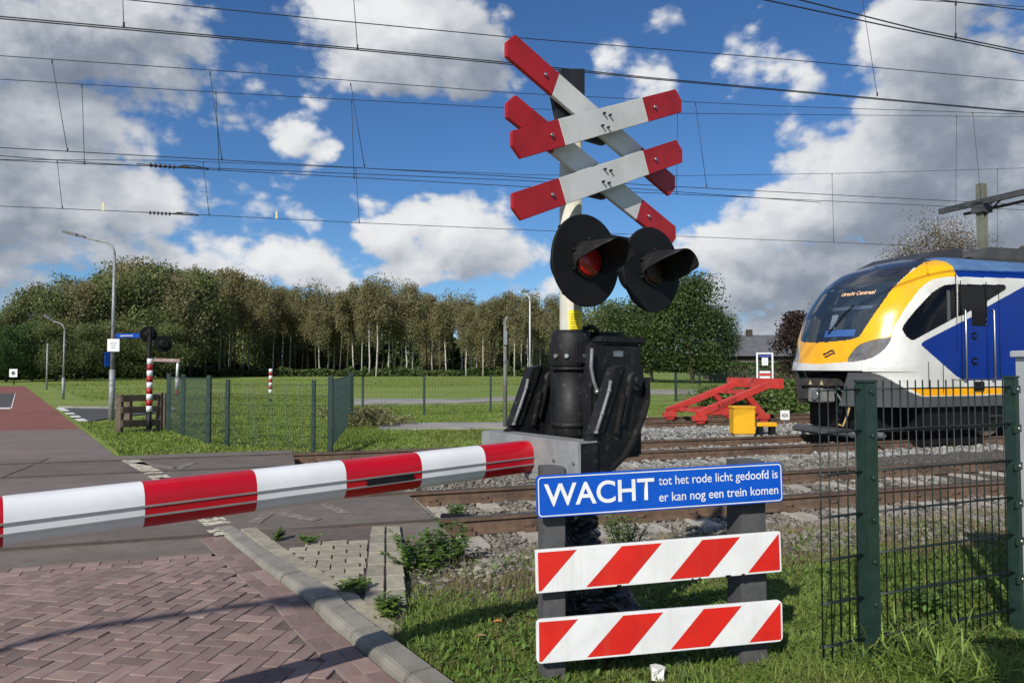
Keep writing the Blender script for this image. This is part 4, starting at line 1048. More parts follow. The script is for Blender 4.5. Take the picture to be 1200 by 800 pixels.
for (pxa, pxb, Y, top) in ((633.5, 660.5, 3.16, .60), (862.5, 895.5, 3.36, .60)):
    zt = .955; xa, xb_ = (pxa-600)/FPX*Y, (pxb-600)/FPX*Y
    mb = MB(); w = xb_-xa; mb.frame_box(((xa+xb_)/2+ (0.0), Y+.022+w/2, (zt-.3)/2), ax, np.cross(UZ, ax), UZ, w/2, w/2, (zt+.3)/2); mb.build('post', POSTG, ws, bevel=.004)

# ================================================================== NEAR MESH FENCE
fa, fb = np.array([1.72, 3.47]), np.array([2.735, 3.89]); fd = (fb-fa)/np.linalg.norm(fb-fa); fd3 = np.array([*fd, 0]); fn3 = np.array([fd[1], -fd[0], 0])
nf = thing('mesh_fence', 'dark green double rod mesh fence in the right foreground grass', 'fence', (*fa, -.03))
def fpt(d, z, o=0): return np.array([*fa, 0]) + fd3*d + fn3*o + UZ*z
for d, w, zt in ((0, .043, 1.325), (1.076, .021, 1.34)):
    mb = MB(); mb.frame_box(fpt(d, (zt-.2)/2), fd3, fn3, UZ, w, .03, (zt+.2)/2); po = mb.build('post', DGREEN, nf, bevel=.005)
    mb = MB(); mb.frame_box(fpt(d, zt+.006), fd3, fn3, UZ, w+.003, .033, .007); mb.build('post_cap', DGREEN, po, bevel=.003)
    for k in range(6):
        mb = MB(); mb.cyl(fpt(d, 1.28-k*.2-.01*(k > 0), .03), fpt(d, 1.28-k*.2-.01*(k > 0), .042), .010, 10); mb.build('bolt', STEEL if d > .5 else DGREEN, po)
        if d > .5: mb = MB(); mb.frame_box(fpt(d-.01, 1.28-k*.2-.01*(k > 0), .033), fd3, fn3, UZ, .03, .004, .02); mb.build('clamp', DGREEN, po)
Lf = np.linalg.norm(fb-fa)
vx = [-.30, -.243, -.187, -.130, -.075] + list(np.arange(.062, Lf-.03, .0555))
me_v = MB(); me_v.tube([(0,0,0), (0,0,1.30)], .0035, 6); RODM = mat('rod_green', (.006, .013, .011), (.009, .018, .015), 14, .42); o = me_v.build('vertical_rod', RODM); mev = o.data; bpy.data.objects.remove(o)
for d in vx:
    o = bpy.data.objects.new('vertical_rod', mev); col.objects.link(o); setpar(o, nf)
    p = fpt(d, .035 if d > 0 else .03); o.matrix_basis = Matrix.Translation(p)@Matrix.Rotation(random.gauss(0, .002), 4, 'X')@Matrix.Diagonal((1, 1, 1 if d > 0 else .985, 1))
for zr in (1.293, 1.095, .898, .70, .502, .302, .105):
    for a, b in ((-.305, -.03), (.035, Lf-.0)):
        for o_ in (-.0075, .0075):
            mb = MB(); mb.tube([fpt(a, zr-(.004 if a < 0 else 0), o_), fpt(b, zr, o_)], .0041, 6); mb.build('horizontal_rod', RODM, nf)
# fence turning away behind the far post
wp = thing('white_post', 'white painted square post with overhanging cap at the right edge', 'post', (2.86, 3.98, -.03))
WPM = mat('white_post_paint', (.62, .63, .63), (.54, .55, .55), 5, .5, spots=((.3, .3, .28), 40, .68, .6))
pL = 2.908
mb = MB(); mb.box(pL, pL+.26, 3.92, 4.12, -.1, topz(418.5, 3.92)); mb.build('shaft', WPM, wp, bevel=.004)
mb = MB(); mb.box(pL-.018, pL+.28, 3.90, 4.14, topz(418.5, 3.92)+.001, topz(410, 3.92)); mb.build('cap', WPM, wp, bevel=.005)
# cabinet added unseen right of the frame to throw the shade in the corner
rc = thing('shade_blocker', 'unseen grey cabinet standing in the near grass to the right of the fence', 'blocker', (2.06, 1.87, -.03))
mb = MB(); mb.box(1.57, 2.55, 1.68, 2.06, -.1, 1.20); mb.build('body', GALV, rc, bevel=.006)
mb = MB(); mb.box(1.545, 2.575, 1.655, 2.075, 1.202, 1.24); mb.build('roof', GALV, rc, bevel=.006)
for x0 in (1.59, 2.08):
    mb = MB(); mb.box(x0, x0+.45, 1.667, 1.679, .1, 1.15); dd_ = mb.build('door', GALV, rc, bevel=.003)
    mb = MB(); mb.box(x0+.36, x0+.39, 1.64, 1.666, .6, .75); mb.build('handle', BLK, dd_)

# ================================================================== LAMP POSTS AND SMALL STREET FURNITURE
def street_lamp(px, basey, topy, hx, hy, label, base_r=.07, m=GALV, headL=.75, Y=None):
    Y = Y or FPX*CAMH/(basey-430); b = at(px, Y, -.05); zt = topz(topy, Y); hd = V(hx, hy, Y)
    t = thing('street_lamp', label, 'street lamp', b, 'street lamps')
    p = [b, b+UZ*(zt*.3), b+UZ*(zt*.3+.02), np.array([b[0], b[1], zt*.86])]
    mb = MB(); mb.tube([b, b+UZ*zt*.28], base_r*1.25, 14); mb.tube([b+UZ*zt*.28, np.array([b[0], b[1], zt-.5])], [base_r*.85, base_r*.6], 12); mb.build('pole', m, t)
    arm = []; dx = hd[0]-b[0]; top = np.array([b[0], b[1], zt-.5])
    for i in range(9):
        u = i/8; a = u*math.pi/2; rx = .45*math.copysign(1, dx)
        arm.append(top+np.array([rx*(1-math.cos(a)), 0, (zt-.12-top[2])*math.sin(a)]))
    arm.append(np.array([hd[0]-.0, hd[1], hd[2]]))
    mb = MB(); mb.tube(arm, base_r*.5, 10); mb.build('arm', m, t)
    dirx = math.copysign(1, dx); e = arm[-1]; up = (arm[-1]-arm[-2]); up /= np.linalg.norm(up)
    mb = MB(); mb.beam(e-up*.05, e+up*headL*.3, .11, .06); mb.beam(e+up*headL*.3, e+up*headL, .17, .075)
    mb.build('lamp_head', mat('lamp_grey', (.09, .09, .095), (.12, .12, .125), 6, .5), t)
    return t, b, zt, Y
sl, slb, slz, slY = street_lamp(132, 491, 276, 98, 277.5, 'tall grey street lamp with traffic signs clamped on its pole', .06, GALV, .55)
mb = MB(); p = V(133, 404.5, slY-.09); mb.frame_box(p, (1,0,0), (0,1,0), UZ, .165, .012, .17); sg = mb.build('square_sign', SWHT, sl, bevel=.01)
mb = MB(); p = V(133, 404.5, slY-.104)
for k in range(3): mb.frame_box(p+UZ*(.06-.06*k), (1,0,0), (0,1,0), UZ, .09-.015*k, .001, .012)
mb.build('print', mat('grey_print', (.3, .36, .33), None, rough=.6), sg)
mb = MB(); p = V(128, 421, slY+.1); mb.frame_box(p, (.5,.86,0), (.86,-.5,0), UZ, .12, .012, .2); mb.build('blue_sign', SBLUE, sl, bevel=.006)
mb = MB(); a, b_ = V(136, 393.5, slY), V(172, 393, slY+.3)
mb.beam(a, b_, .04, .12); nb_ = mb.build('street_name_sign', SBLUE, sl, bevel=.005)
mb = MB(); mb.beam(a+np.array([.12,-.022,.0]), b_+np.array([-.1,-.022,0]), .002, .03); mb.build('print', SWHT, nb_)
street_lamp(75, 466.5, 374, 61, 375, 'grey street lamp farther down the road beside the red lane', .05, GALV, .4)
street_lamp(621, 471, 338, 612, 341.5, 'slim white street lamp in the field left of the mast', .045, mat('white_lamp_pole', (.6, .6, .58), None, rough=.5), .3)
# lamp behind the camera whose shadow crosses the bricks
bl = thing('street_lamp', 'grey street lamp behind the viewer whose shadow crosses the brick road', 'street lamp', (-4.99, -1.63, 0), 'street lamps')
lb = np.array([-4.99, -1.63, 0.]); mb = MB(); pa = [lb, lb+UZ*3.9]
for i in range(1, 8): a = i/7*math.pi/2; pa.append(lb+UZ*3.9+np.array([.3*(1-math.cos(a)), .08*(1-math.cos(a)), .22*math.sin(a)]))
pa.append(pa[-1]+np.array([.6, .2, .12])); mb.tube(pa, [.06]+[.035]*(len(pa)-1), 12); mb.build('pole', GALV, bl)
mb = MB(); e = pa[-1]; mb.tube([e, e+np.array([.1,0,.0]), e+np.array([.45,.03,.02]), e+np.array([.6,.04,.02])], [.05, .09, .09, .03], 12); mb.build('lamp_head', GALV, bl)
def pole(px, basey, topy, label, r, m, name='pole', cat='pole', Y=None, cap=None):
    Y = Y or FPX*CAMH/(basey-430); b = at(px, Y, -.06); t = thing(name, label, cat, b)
    mb = MB(); mb.tube([b, np.array([b[0], b[1], topz(topy, Y)])], [r, r*.8], 12); mb.build('shaft', m, t); return t, b, Y
pt, pb, pY = pole(592, 499, 374, 'thin grey concrete pole in the grass behind the barrier', .05, CONCP)
mb = MB(); mb.box(pb[0]-.035, pb[0]+.05, pb[1]-.09, pb[1]-.045, topz(404, pY), topz(388, pY)); mb.build('bracket_box', STEEL, pt)
mb = MB(); mb.tube([(pb[0]-.05, pb[1], topz(380, pY)), (pb[0]+.06, pb[1], topz(371, pY))], .03, 8); mb.build('top_fitting', GALV, pt)
pole(55.5, 453, 402, 'thin grey pole by the bushes along the road', .055, GALV, Y=45)
ss, sb2, sY = pole(17, 450, 434, 'small traffic sign on a short post far down the road', .05, BLK, 'traffic_sign', 'traffic sign', Y=58)
mb = MB(); mb.frame_box((sb2[0], sY-.07, topz(437, sY)), (1,0,0), (0,1,0), UZ, .34, .02, .34); sp_ = mb.build('sign_plate', SWHT, ss, bevel=.05)
mb = MB(); mb.cyl((sb2[0], sY-.092, topz(437, sY)), (sb2[0], sY-.096, topz(437, sY)), .17, 16); mb.build('symbol', mat('sign_dark', (.1, .1, .12), None), sp_)
def striped(t, b, z0, z1, r, n, first, par=None):
    for k in range(n):
        a, c_ = z0+(z1-z0)*k/n, z0+(z1-z0)*(k+1)/n-.001
        mb = MB(); mb.cyl((b[0], b[1], a), (b[0], b[1], c_), r, 16); mb.build('white_band' if (k+first) % 2 == 0 else 'red_band', SWHT if (k+first) % 2 == 0 else CRED, t)
Yb = 15.9; bb_ = at(176, Yb, -.05)
bo = thing('boom_gate', 'red and white striped post with pale arm and hanging rod beyond the crossing', 'gate', bb_)
mb = MB(); mb.cyl(bb_, bb_+UZ*.46, .055, 16); mb.frame_box(bb_+UZ*.04, (1,0,0), (0,1,0), UZ, .22, .2, .03); mb.build('base', BLK, bo)
striped(bo, bb_, .41, topz(420, Yb), .062, 9, 0)
mb = MB(); a, b_ = V(180, 421.5, Yb), V(211, 422.5, Yb+.2); mb.beam(a, b_, .06, .075); mb.build('arm', mat('pale_red_arm', (.42, .25, .22), (.55, .45, .42), 8, .5), bo, bevel=.006)
mb = MB(); a, b_ = V(208.5, 422, Yb+.2), V(207.5, 441, Yb+.2); mb.tube([a, b_], .028, 10); hr = mb.build('hanging_rod', SWHT, bo)
mb = MB(); a, b_ = V(207.5, 442, Yb+.19), V(207.3, 457, Yb+.19); mb.tube([a, b_], .042, 12); mb.build('white_band', SWHT, hr)
mb = MB(); a, b_ = V(207.3, 457.2, Yb+.19), V(207.2, 463, Yb+.19); mb.tube([a, b_], .042, 12); mb.build('red_band', CRED, hr)
# far side signal seen from behind
Ys = 16.6; bs = at(175, Ys, -.05)
fs_ = thing('crossing_signal', 'black crossing signal beyond the tracks seen from behind against dark trees', 'crossing signal', bs)
mb = MB(); mb.cyl(bs, np.array([bs[0], Ys, topz(384, Ys)]), .05, 12); mb.build('pole', BLKM, fs_)
for (px, py, r) in ((174, 392, .19), (191, 403, .20)):
    p = V(px, py, Ys+.1); mb = MB(); mb.tube([p-.7*.03*Fv, p+.7*.03*Fv], r, 32); d = mb.build('background_disc', BLKM, fs_)
    mb = MB(); mb.tube([p+Fv*.02, p+Fv*.16], [.12, .08], 16); mb.build('lamp_housing', BLKM, d)
mb = MB(); mb.beam(V(174, 397, Ys+.02), V(193, 404, Ys+.05), .04, .04); mb.build('bracket', BLKM, fs_)
# wooden barrier fence
wf = thing('wooden_fence', 'short weathered wooden rail fence beside the striped post', 'fence', at(165, 15.6, -.03))
Yw0, Yw1 = 15.6, 17.0
def wpx(px): t = (px-141)/(193-141); return Yw0+(Yw1-Yw0)*t*.4
for px, by, ty in ((141.5, 505, 462), (188, 501.5, 460), (152, 500, 462), (193, 498, 461)):
    Y = FPX*CAMH/(by-430); x = (px-600)/FPX*Y; mb = MB(); mb.box(x-.06, x+.06, Y-.06, Y+.06, -.1, topz(ty, Y)); mb.build('post', WOOD, wf, bevel=.006)
Ya, Yc = FPX*CAMH/75-.08, FPX*CAMH/71.5-.08
for y0, y1 in ((462.5,470), (476,483.5), (491.5,499.5)):
    a = np.array([(144-600)/FPX*Ya, Ya, topz((y0+y1)/2+.5, Ya)]); b_ = np.array([(187-600)/FPX*Yc, Yc, topz((y0+y1)/2-1, Yc)])
    mb = MB(); mb.beam(a, b_, .04, (y1-y0)/FPX*Ya); mb.build('rail', WOOD, wf, bevel=.005)
sp2, b3, Y3 = pole(317.5, 470, 467, 'white and red banded marker post in the field', .06, BLK, 'marker_post', 'post')
striped(sp2, b3, topz(460, Y3), topz(432, Y3), .07, 7, 0)
# ---------------- far mesh fences
def far_fence(label, pts, hgt, posts, bar_sp, rod_r, post_r=.03, hz=7, name='mesh_fence'):
    t = thing(name, label, 'fence', (*pts[0][:2], -.03))
    mv = MB(); mh = MB()
    for a, b in zip(pts[:-1], pts[1:]):
        a, b = np.array(a), np.array(b); L = np.linalg.norm((b-a)[:2]); n = max(1, int(L/bar_sp))
        for i in range(n): p = a+(b-a)*(i+.5)/n; mv.tube([p+UZ*.03, p+UZ*hgt], rod_r, 3, cap=False, smooth=False)
        for k in range(hz): z = .05+(hgt-.08)*k/(hz-1); mh.tube([a+UZ*z, b+UZ*z], rod_r*1.25, 4, cap=False, smooth=False)
    for p in posts: mb = MB(); mb.frame_box(np.array(p)+UZ*(hgt/2), (1,0,0), (0,1,0), UZ, post_r, post_r, hgt/2+.06); mb.build('post', DGREEN, t)
    mv.build('vertical_rods', DGREEN, t); mh.build('horizontal_rods', DGREEN, t); return t
g0, g1, g2, g3, g4 = (G(p[0], p[1], -.03) for p in ((197,505),(244,521),(367,528),(387,528),(412,495)))
far_fence('dark green mesh fence whose slanting panel looks dense beside the wooden fence', [g0, g1], 1.22, [g0, G(214,511,-.03), g1], .036, .0028, .035)
far_fence('see through green mesh fence panels facing the tracks', [g1, g2, g3], 1.15, [G(266,523,-.03), g2], .05, .003, .03)
far_fence('dark mesh gate panel running back from the tracks', [g3, g4], 1.22, [g3, G(410,497,-.03), g4], .045, .003, .04)
F0, F1, F2, F3, F4 = (G(p[0], p[1], -.03) for p in ((412,487),(425,486.5),(497,487),(575,484),(700,478)))
far_fence('thin mesh fence with slim posts across the field behind the barrier', [F0, F1, F2, F3, F4], 1.13, [F1, F2, F3, G(640,481,-.03)], .10, .0022, .028, 6)
H0, H1, H2, H3 = (G(p[0], p[1], -.03) for p in ((752,472),(792,470),(820,463),(900,452)))
far_fence('mesh fence with slim dark posts beyond the red buffer stop', [H0, H1, H2, H3], 1.13, [H1, H2], .10, .0025, .045, 6)
# leafy weeds at the foot of the gate panel
def leafmass(name, label, c, rx, ry, h, n, m, seed, leaf, cat='bush', group=None, flat=False):
    r = np.random.default_rng(seed); t = thing(name, label, cat, c, group) if label else None
    nc = max(6, n//90); cc = r.normal(0, .45, (nc, 3)); cc[:,2] = np.abs(r.normal(.45, .3, nc)); cc = np.clip(cc, -1, 1)
    ci = r.integers(0, nc, n); o = cc[ci]+r.normal(0, .17, (n, 3)); o[:,2] = np.clip(o[:,2], .01, 1.05)
    p = o*np.array([rx, ry, h])+np.array(c); return quads(r, p, leaf, m, t, name)
def quads(r, p, leaf, m, t, name, droop=0, clump=None, tb=None):
    n = len(p); a = r.normal(0, 1, (n, 3)); a /= np.linalg.norm(a, axis=1)[:,None]; b = r.normal(0, 1, (n, 3)); b -= a*(a*b).sum(1)[:,None]; b /= np.linalg.norm(b, axis=1)[:,None]
    if droop: a[:,2] -= droop; a /= np.linalg.norm(a, axis=1)[:,None]
    L = leaf*r.uniform(.6, 1.4, n)[:,None]; W_ = L*r.uniform(.45, .8, n)[:,None]
    v = np.stack([p-a*L*.5, p+b*W_*.5, p+a*L*.5, p-b*W_*.5], 1).reshape(-1, 3)
    f = np.arange(n*4).reshape(n, 4); tt = r.random(n)*.6 + (.4*r.random(n) if tb is None else .4*tb)
    return npmesh('foliage' if t else name, v, f, m, t, tint=np.repeat(tt, 4)), t
leafmass('bush', 'low scrubby weeds at the foot of the dark gate panel', tuple(G(425,499,-.03)), .9, .6, .42, 2200, LEAFB, 51, .08, 'weeds')
# shrubs behind the siding
for i, (px, D, h, w, lab) in enumerate([(848, 19.3, .80, 1.0, 'green shrub behind the red buffer stop'), (895, 19.4, .95, 1.2, 'light green shrub between the buffer stop and the train nose'), (930, 20.0, .95, 1.1, 'shrub half hidden behind the coupler of the train')]):
    u = (px-600)/FPX; s = (u*.9485*D+.3168*D)/(.9485-.3168*u); p = TP(s, D, -.05)
    leafmass('shrub', lab, tuple(p), w, .9, h, 4200, mat('leaf_shrub', (.10, .16, .04), (.14, .19, .055), .8, .6, tint=.5, trans=.3, spec=.3), 60+i, .11, 'shrub')
# ================================================================== BUFFER STOP AND TRACKSIDE THINGS
BRED = mat('buffer_red', lin((200, 66, 58)), lin((182, 56, 50)), 3, .5, spots=((.13, .055, .035), 10, .60, .8), streak=((.30, .13, .11), (3, 3, 1), .5))
bs_ = thing('buffer_stop', 'red steel buffer stop with sloping beams at the end of the siding', 'buffer stop', TP(11.8, 17, 0))
for D in RAILS[2]:
    mb = MB(); mb.beam(TP(10.55, D, .16), TP(12.85, D, .93), .17, .17); fr = mb.build('sloping_beam', BRED, bs_, bevel=.012)
    mb = MB(); mb.beam(TP(12.05, D, .68), TP(12.62, D, .08), .15, .16); mb.build('strut', BRED, fr, bevel=.012)
    mb = MB(); mb.beam(TP(10.7, D, .20), TP(12.55, D, .20), .13, .13); mb.build('tie_beam', BRED, fr, bevel=.01)
    for s in (10.62, 12.6):
        mb = MB(); mb.frame_box(TP(s, D, .06), T, N, UZ, .17, .11, .07); mb.frame_box(TP(s, D, -.03), T, N, UZ, .12, .085, .05); mb.build('rail_clamp', BRED, fr, bevel=.01)
mb = MB(); mb.frame_box(TP(12.9, 17.0, .95), T, N, UZ, .09, 1.15, .14); mb.build('buffer_beam', BRED, bs_, bevel=.012)
mb = MB(); mb.beam(TP(12.2, RAILS[2][0], .72), TP(12.2, RAILS[2][1], .72), .12, .12); mb.build('cross_member', BRED, bs_); mb = MB(); mb.beam(TP(10.9, RAILS[2][0], .22), TP(10.9, RAILS[2][1], .22), .1, .1); mb.build('cross_member', BRED, bs_)
dv = np.array(TP(12.85, 0, .93))-np.array(TP(10.55, 0, .16)); dv /= np.linalg.norm(dv); upv = np.cross(-N, dv); upv *= np.sign(upv[2])
text_obj('lettering', 'RAWIE', .62, .125, TP(11.15, RAILS[2][0]-.0875, .30)-upv*.02, dv, upv, mat('dark_red_print', (.09, .02, .018), None, rough=.6), bs_)
yb = thing('trackside_box', 'bright yellow box beside the track in front of the buffer stop', 'box', at(869.5, 15.7, -.12))
YBX = mat('yellow_box_paint', (.80, .42, .012), (.74, .38, .01), 4, .5, spots=((.4, .25, .06), 18, .68, .6))
x0, x1 = at(857.5, 15.6)[0], at(882.5, 15.6)[0]
mb = MB(); mb.box(x0, x1, 15.5, 15.85, -.06, topz(476.5, 15.5)); bx = mb.build('body', YBX, yb, bevel=.02)
mb = MB(); mb.box(x0-.015, x1+.015, 15.485, 15.865, topz(478.5, 15.5), topz(475.8, 15.5)); mb.build('lid', YBX, yb, bevel=.01)
mb = MB(); mb.box(x0+.03, x1-.03, 15.52, 15.8, -.2, -.06); mb.build('foot', CONC, yb)
yl = thing('low_yellow_cover', 'low flat yellow cover on dark feet right of the yellow box', 'cover', at(895, 15.9, -.12))
xa, xc = at(883.5, 15.9)[0], at(907, 15.9)[0]
mb = MB(); mb.box(xa, xc, 15.75, 16.05, topz(500, 15.75)+.01, topz(495, 15.75)); mb.build('cover', YBX, yl, bevel=.012)
for x in (xa+.06, xc-.12): mb = MB(); mb.box(x, x+.1, 15.8, 16.0, -.2, topz(500, 15.75)+.008); mb.build('foot', BLKM, yl)
nm = thing('number_marker', 'small white marker plate with the number 42A beside the siding', 'marker', at(919.5, 18.0, -.12))
mb = MB(); p = V(919.8, 486.3, 17.9); mb.frame_box(p, (1,0,0), (0,1,0), UZ, .115, .012, .12); mk = mb.build('plate', SWHT, nm, bevel=.008)
mb = MB(); mb.cyl((p[0], 17.95, -.2), (p[0], 17.95, p[2]), .02, 8); mb.build('stake', GALV, nm)
text_obj('lettering', '42A', .16, .085, p+np.array([-.08, -.0135, -.045]), (1,0,0), UZ, BLKM, mk, 0, .02)
# ---- station information frame, house, hedge
Yi = 44.; fi = thing('information_frame', 'white framed station information sign standing beyond the buffer stop', 'sign', at(896, Yi, -.05))
xa, xc, zt = at(887, Yi)[0], at(905, Yi)[0], topz(413, Yi)
for x in (xa, xc): mb = MB(); mb.box(x-.045, x+.045, Yi-.05, Yi+.05, -.1, zt); mb.build('post', SWHT, fi, bevel=.008)
mb = MB(); mb.box(xa+.046, xc-.046, Yi-.045, Yi+.045, zt-.09, zt); mb.build('top_bar', SWHT, fi)
mb = MB(); mb.box(xa+.12, xc-.12, Yi-.03, Yi+.03, topz(418.5, Yi), topz(414.8, Yi)); mb.build('blue_panel', mat('panel_blue', (.05, .06, .25), None, rough=.5), fi)
mb = MB(); mb.box(xa+.3, xc-.28, Yi-.03, Yi+.03, topz(428, Yi), topz(419, Yi)); pn = mb.build('poster', SWHT, fi)
mb = MB()
for k in range(4): mb.box(xa+.36, xc-.36, Yi-.033, Yi-.031, topz(421+k*1.6, Yi)-.02, topz(421+k*1.6, Yi))
mb.build('print', mat('grey_print2', (.35, .37, .42), None), pn)
for k, (ya, yb2) in enumerate(((434.5, 437), (440.5, 443))): mb = MB(); mb.box(xa+.15, xc-.15, Yi-.03, Yi+.03, topz(yb2, Yi), topz(ya, Yi)); mb.build('white_board', SWHT, fi)
mb = MB(); mb.box(xa+.05, xc-.05, Yi-.02, Yi+.02, topz(440, Yi), topz(437.5, Yi)); mb.build('red_board', BRED, fi)
Yh = 78.; ho_ = thing('house', 'low dark house with grey hipped roof behind the hedge', 'house', at(915, Yh, -.05))
xa, xc = at(846, Yh)[0], at(1010, Yh)[0]; ze, zr = topz(417, Yh), topz(400, Yh)
WALLB = mat('dark_brick_wall', (.045, .034, .030), (.06, .045, .038), 2, .9); ROOF = mat('roof_tile_grey', (.10, .105, .115), (.13, .135, .145), 1.2, .75, rnd=0)
mb = MB(); mb.box(xa, xc, Yh, Yh+8, -.1, ze); mb.build('wall', WALLB, ho_)
mb = MB(); mb.add([(xa-.5, Yh-.6, ze), (xc+.5, Yh-.6, ze), (xc+.5, Yh+8.6, ze), (xa-.5, Yh+8.6, ze), (xa+1.5, Yh+4, zr+.9), (xc-2.5, Yh+4, zr+.9)], [(0,1,5,4), (1,2,5), (2,3,4,5), (3,0,4), (3,2,1,0)]); rf = mb.build('roof', ROOF, ho_)
for k in range(9):
    t = (k+1)/10; y = Yh-.6+4.6*t; z = ze+(zr+.9-ze)*t; mb = MB(); mb.box(xa-.5+2*t+.02, xc+.5-3*t-.02, y-.04, y, z+.005, z+.05); mb.build('tile_course', ROOF, rf)
mb = MB(); mb.box(xa+4, xa+4.6, Yh+3.6, Yh+4.2, zr, zr+1.5); mb.build('chimney', WALLB, rf)
for x in (866, 893, 925, 950):
    x0 = at(x, Yh)[0]; mb = MB(); mb.box(x0, x0+1.9, Yh-.06, Yh-.001, topz(428, Yh), topz(423.5, Yh)); wd = mb.build('window', mat('window_frame_white', (.7, .7, .68), None, rough=.5), ho_)
    for q in range(3): mb = MB(); mb.box(x0+.08+q*.6, x0+.6+q*.6, Yh-.075, Yh-.062, topz(427.5, Yh), topz(424, Yh)); mb.build('pane', GLASS, wd)

# ================================================================== VEGETATION
def tree_mesh(seed, H, crown_lo, rx, n, leaf, kind, lean=.0):
    r = np.random.default_rng(seed); tr = MB(); top = H*.93
    k = 6; tp = []; x = y = 0
    for i in range(k+1):
        z = top*i/k; tp.append((x, y, z)); x += r.normal(0, .012*H)*.6+lean; y += r.normal(0, .012*H)*.6
    r0 = H*(.0085 if kind == 'birch' else .02); tr.tube(tp, [max(.02, r0*(1-.9*i/k)) for i in range(k+1)], 8)
    ctr = []
    nb = 26 if kind == 'birch' else 34
    for i in range(nb):
        t = crown_lo+(1-crown_lo)*r.uniform(0, 1)**.85
        z0 = top*max(.15, t-.10); j = min(k-1, int(z0/top*k)); f = z0/top*k-j; b = np.array(tp[j])*(1-f)+np.array(tp[j+1])*f
        a = r.uniform(0, 6.28)
        prof = (math.sin(math.pi*min(1, (t-crown_lo)/(1-crown_lo+1e-6)*.82+.16)))**.7 if kind != 'birch' else (1-.65*((t-crown_lo)/(1-crown_lo))**1.6)*min(1, .55+(t-crown_lo)*2.2)
        q = rx*prof*r.uniform(.35, 1.0); e = b+np.array([math.cos(a)*q, math.sin(a)*q, q*(.35 if kind != 'birch' else .55)+r.uniform(0, .05)*H])
        e[2] = min(e[2], H*.985); md = (b+e)/2+np.array([0,0,.04*H])
        tr.tube([b, md, e], [r0*.34, r0*.2, r0*.07], 4); ctr += [(md*.4+e*.6, .8), (e, 1.0)]
        if r.random() < .5: ctr.append((md, .6))
    ctr_p = np.array([c for c, _ in ctr]); w = np.array([q for _, q in ctr]); w /= w.sum(); ci = r.choice(len(ctr), n, p=w)
    sd = rx*(.20 if kind != 'birch' else .19); o = np.clip(r.normal(0, 1, (n, 3)), -1.7, 1.7)*np.array([sd, sd, sd*(.8 if kind != 'birch' else 1.15)])
    if kind == 'birch': o[:,2] -= np.abs(r.normal(0, .55, n))*rx*.42
    p = ctr_p[ci]+o; ok = (p[:,2] > H*crown_lo*.55) & (p[:,2] < H*1.01); p = p[ok]
    cl = r.random(len(ctr))[ci][ok]
    o1 = tr.build('trunk', BARK); me1 = o1.data; bpy.data.objects.remove(o1)
    o2, _ = quads(r, p, leaf, LEAFG, None, 'crown', droop=.6 if kind == 'birch' else .1, tb=cl); me2 = o2.data; bpy.data.objects.remove(o2)
    return me1, me2, H
def place_tree(name, meshes, mt, ml, x, y, h, label, rot, wide=1.0, group=None, cat='tree', z=-.08):
    s = h/meshes[2]; t = bpy.data.objects.new(name, None); col.objects.link(t); tag(t, label, cat, group)
    t.matrix_world = Matrix.Translation((x, y, z))@Matrix.Rotation(rot, 4, 'Z')@Matrix.Diagonal((s*wide, s*wide, s, 1))
    for nm_, me, mm in (('trunk', meshes[0], mt), ('crown', meshes[1], ml)):
        key = me.name+mm.name
        if key not in TM: c = me.copy(); c.materials.clear(); c.materials.append(mm); TM[key] = c
        o = bpy.data.objects.new(nm_, TM[key]); col.objects.link(o); o.parent = t
    return t
TM = {}
birch = [tree_mesh(100+i, 14, [.50,.56,.46,.6][i], [2.6,2.0,3.0,1.9][i], 6200, .23, 'birch') for i in range(4)]
bushy = [tree_mesh(120+i, 12, [.12,.16,.10][i], [4.0,3.6,4.4][i], 10500, .27, 'oak') for i in range(3)]
R2 = random.Random(5)
prof_x = [200,215,240,270,300,330,350,370,390,410,430,445,465,480,500,515,530,560,580,600,620,640,660]
prof_y = [312,312,310,309,322,330,335,333,336,334,328,324,328,329,334,345,347,345,344,343,346,350,352]
BL_ = 'slim birch with pale trunk and olive crown in the wood beyond the field'
px = 204.
while px < 655:
    Y = R2.uniform(106, 124); ty = np.interp(px, prof_x, prof_y)-7+R2.choice((-6, -2, 2, 6, 12, 22))
    pale = R2.random() < .62
    place_tree('birch_tree', birch[R2.randrange(4)], BARKW if pale else BARK, LEAFB, at(px, Y)[0], Y, topz(ty, Y), BL_ if pale else 'slim dark trunked tree with olive crown standing among the pale birches', R2.uniform(0, 6.28), R2.uniform(.85, 1.2), 'birches of the wood' if pale else 'dark trunks among the birches')
    px += R2.uniform(5.5, 9.5)
px = 200.
while px < 660:
    Y = R2.uniform(132, 150); ty = np.interp(px, prof_x, prof_y)+R2.uniform(0, 20)+(14 if px > 420 else 0)
    place_tree('forest_tree', bushy[R2.randrange(3)] if R2.random() < .55 else birch[R2.randrange(4)], BARK, LEAFG if px < 420 else LEAFB, at(px, Y)[0], Y, topz(ty, Y), 'dark tree deeper in the wood behind the pale birches', R2.uniform(0, 6.28), R2.uniform(.8, 1.05), 'trees deep in the wood')
    px += R2.uniform(10, 17) if px < 420 else R2.uniform(18, 30)
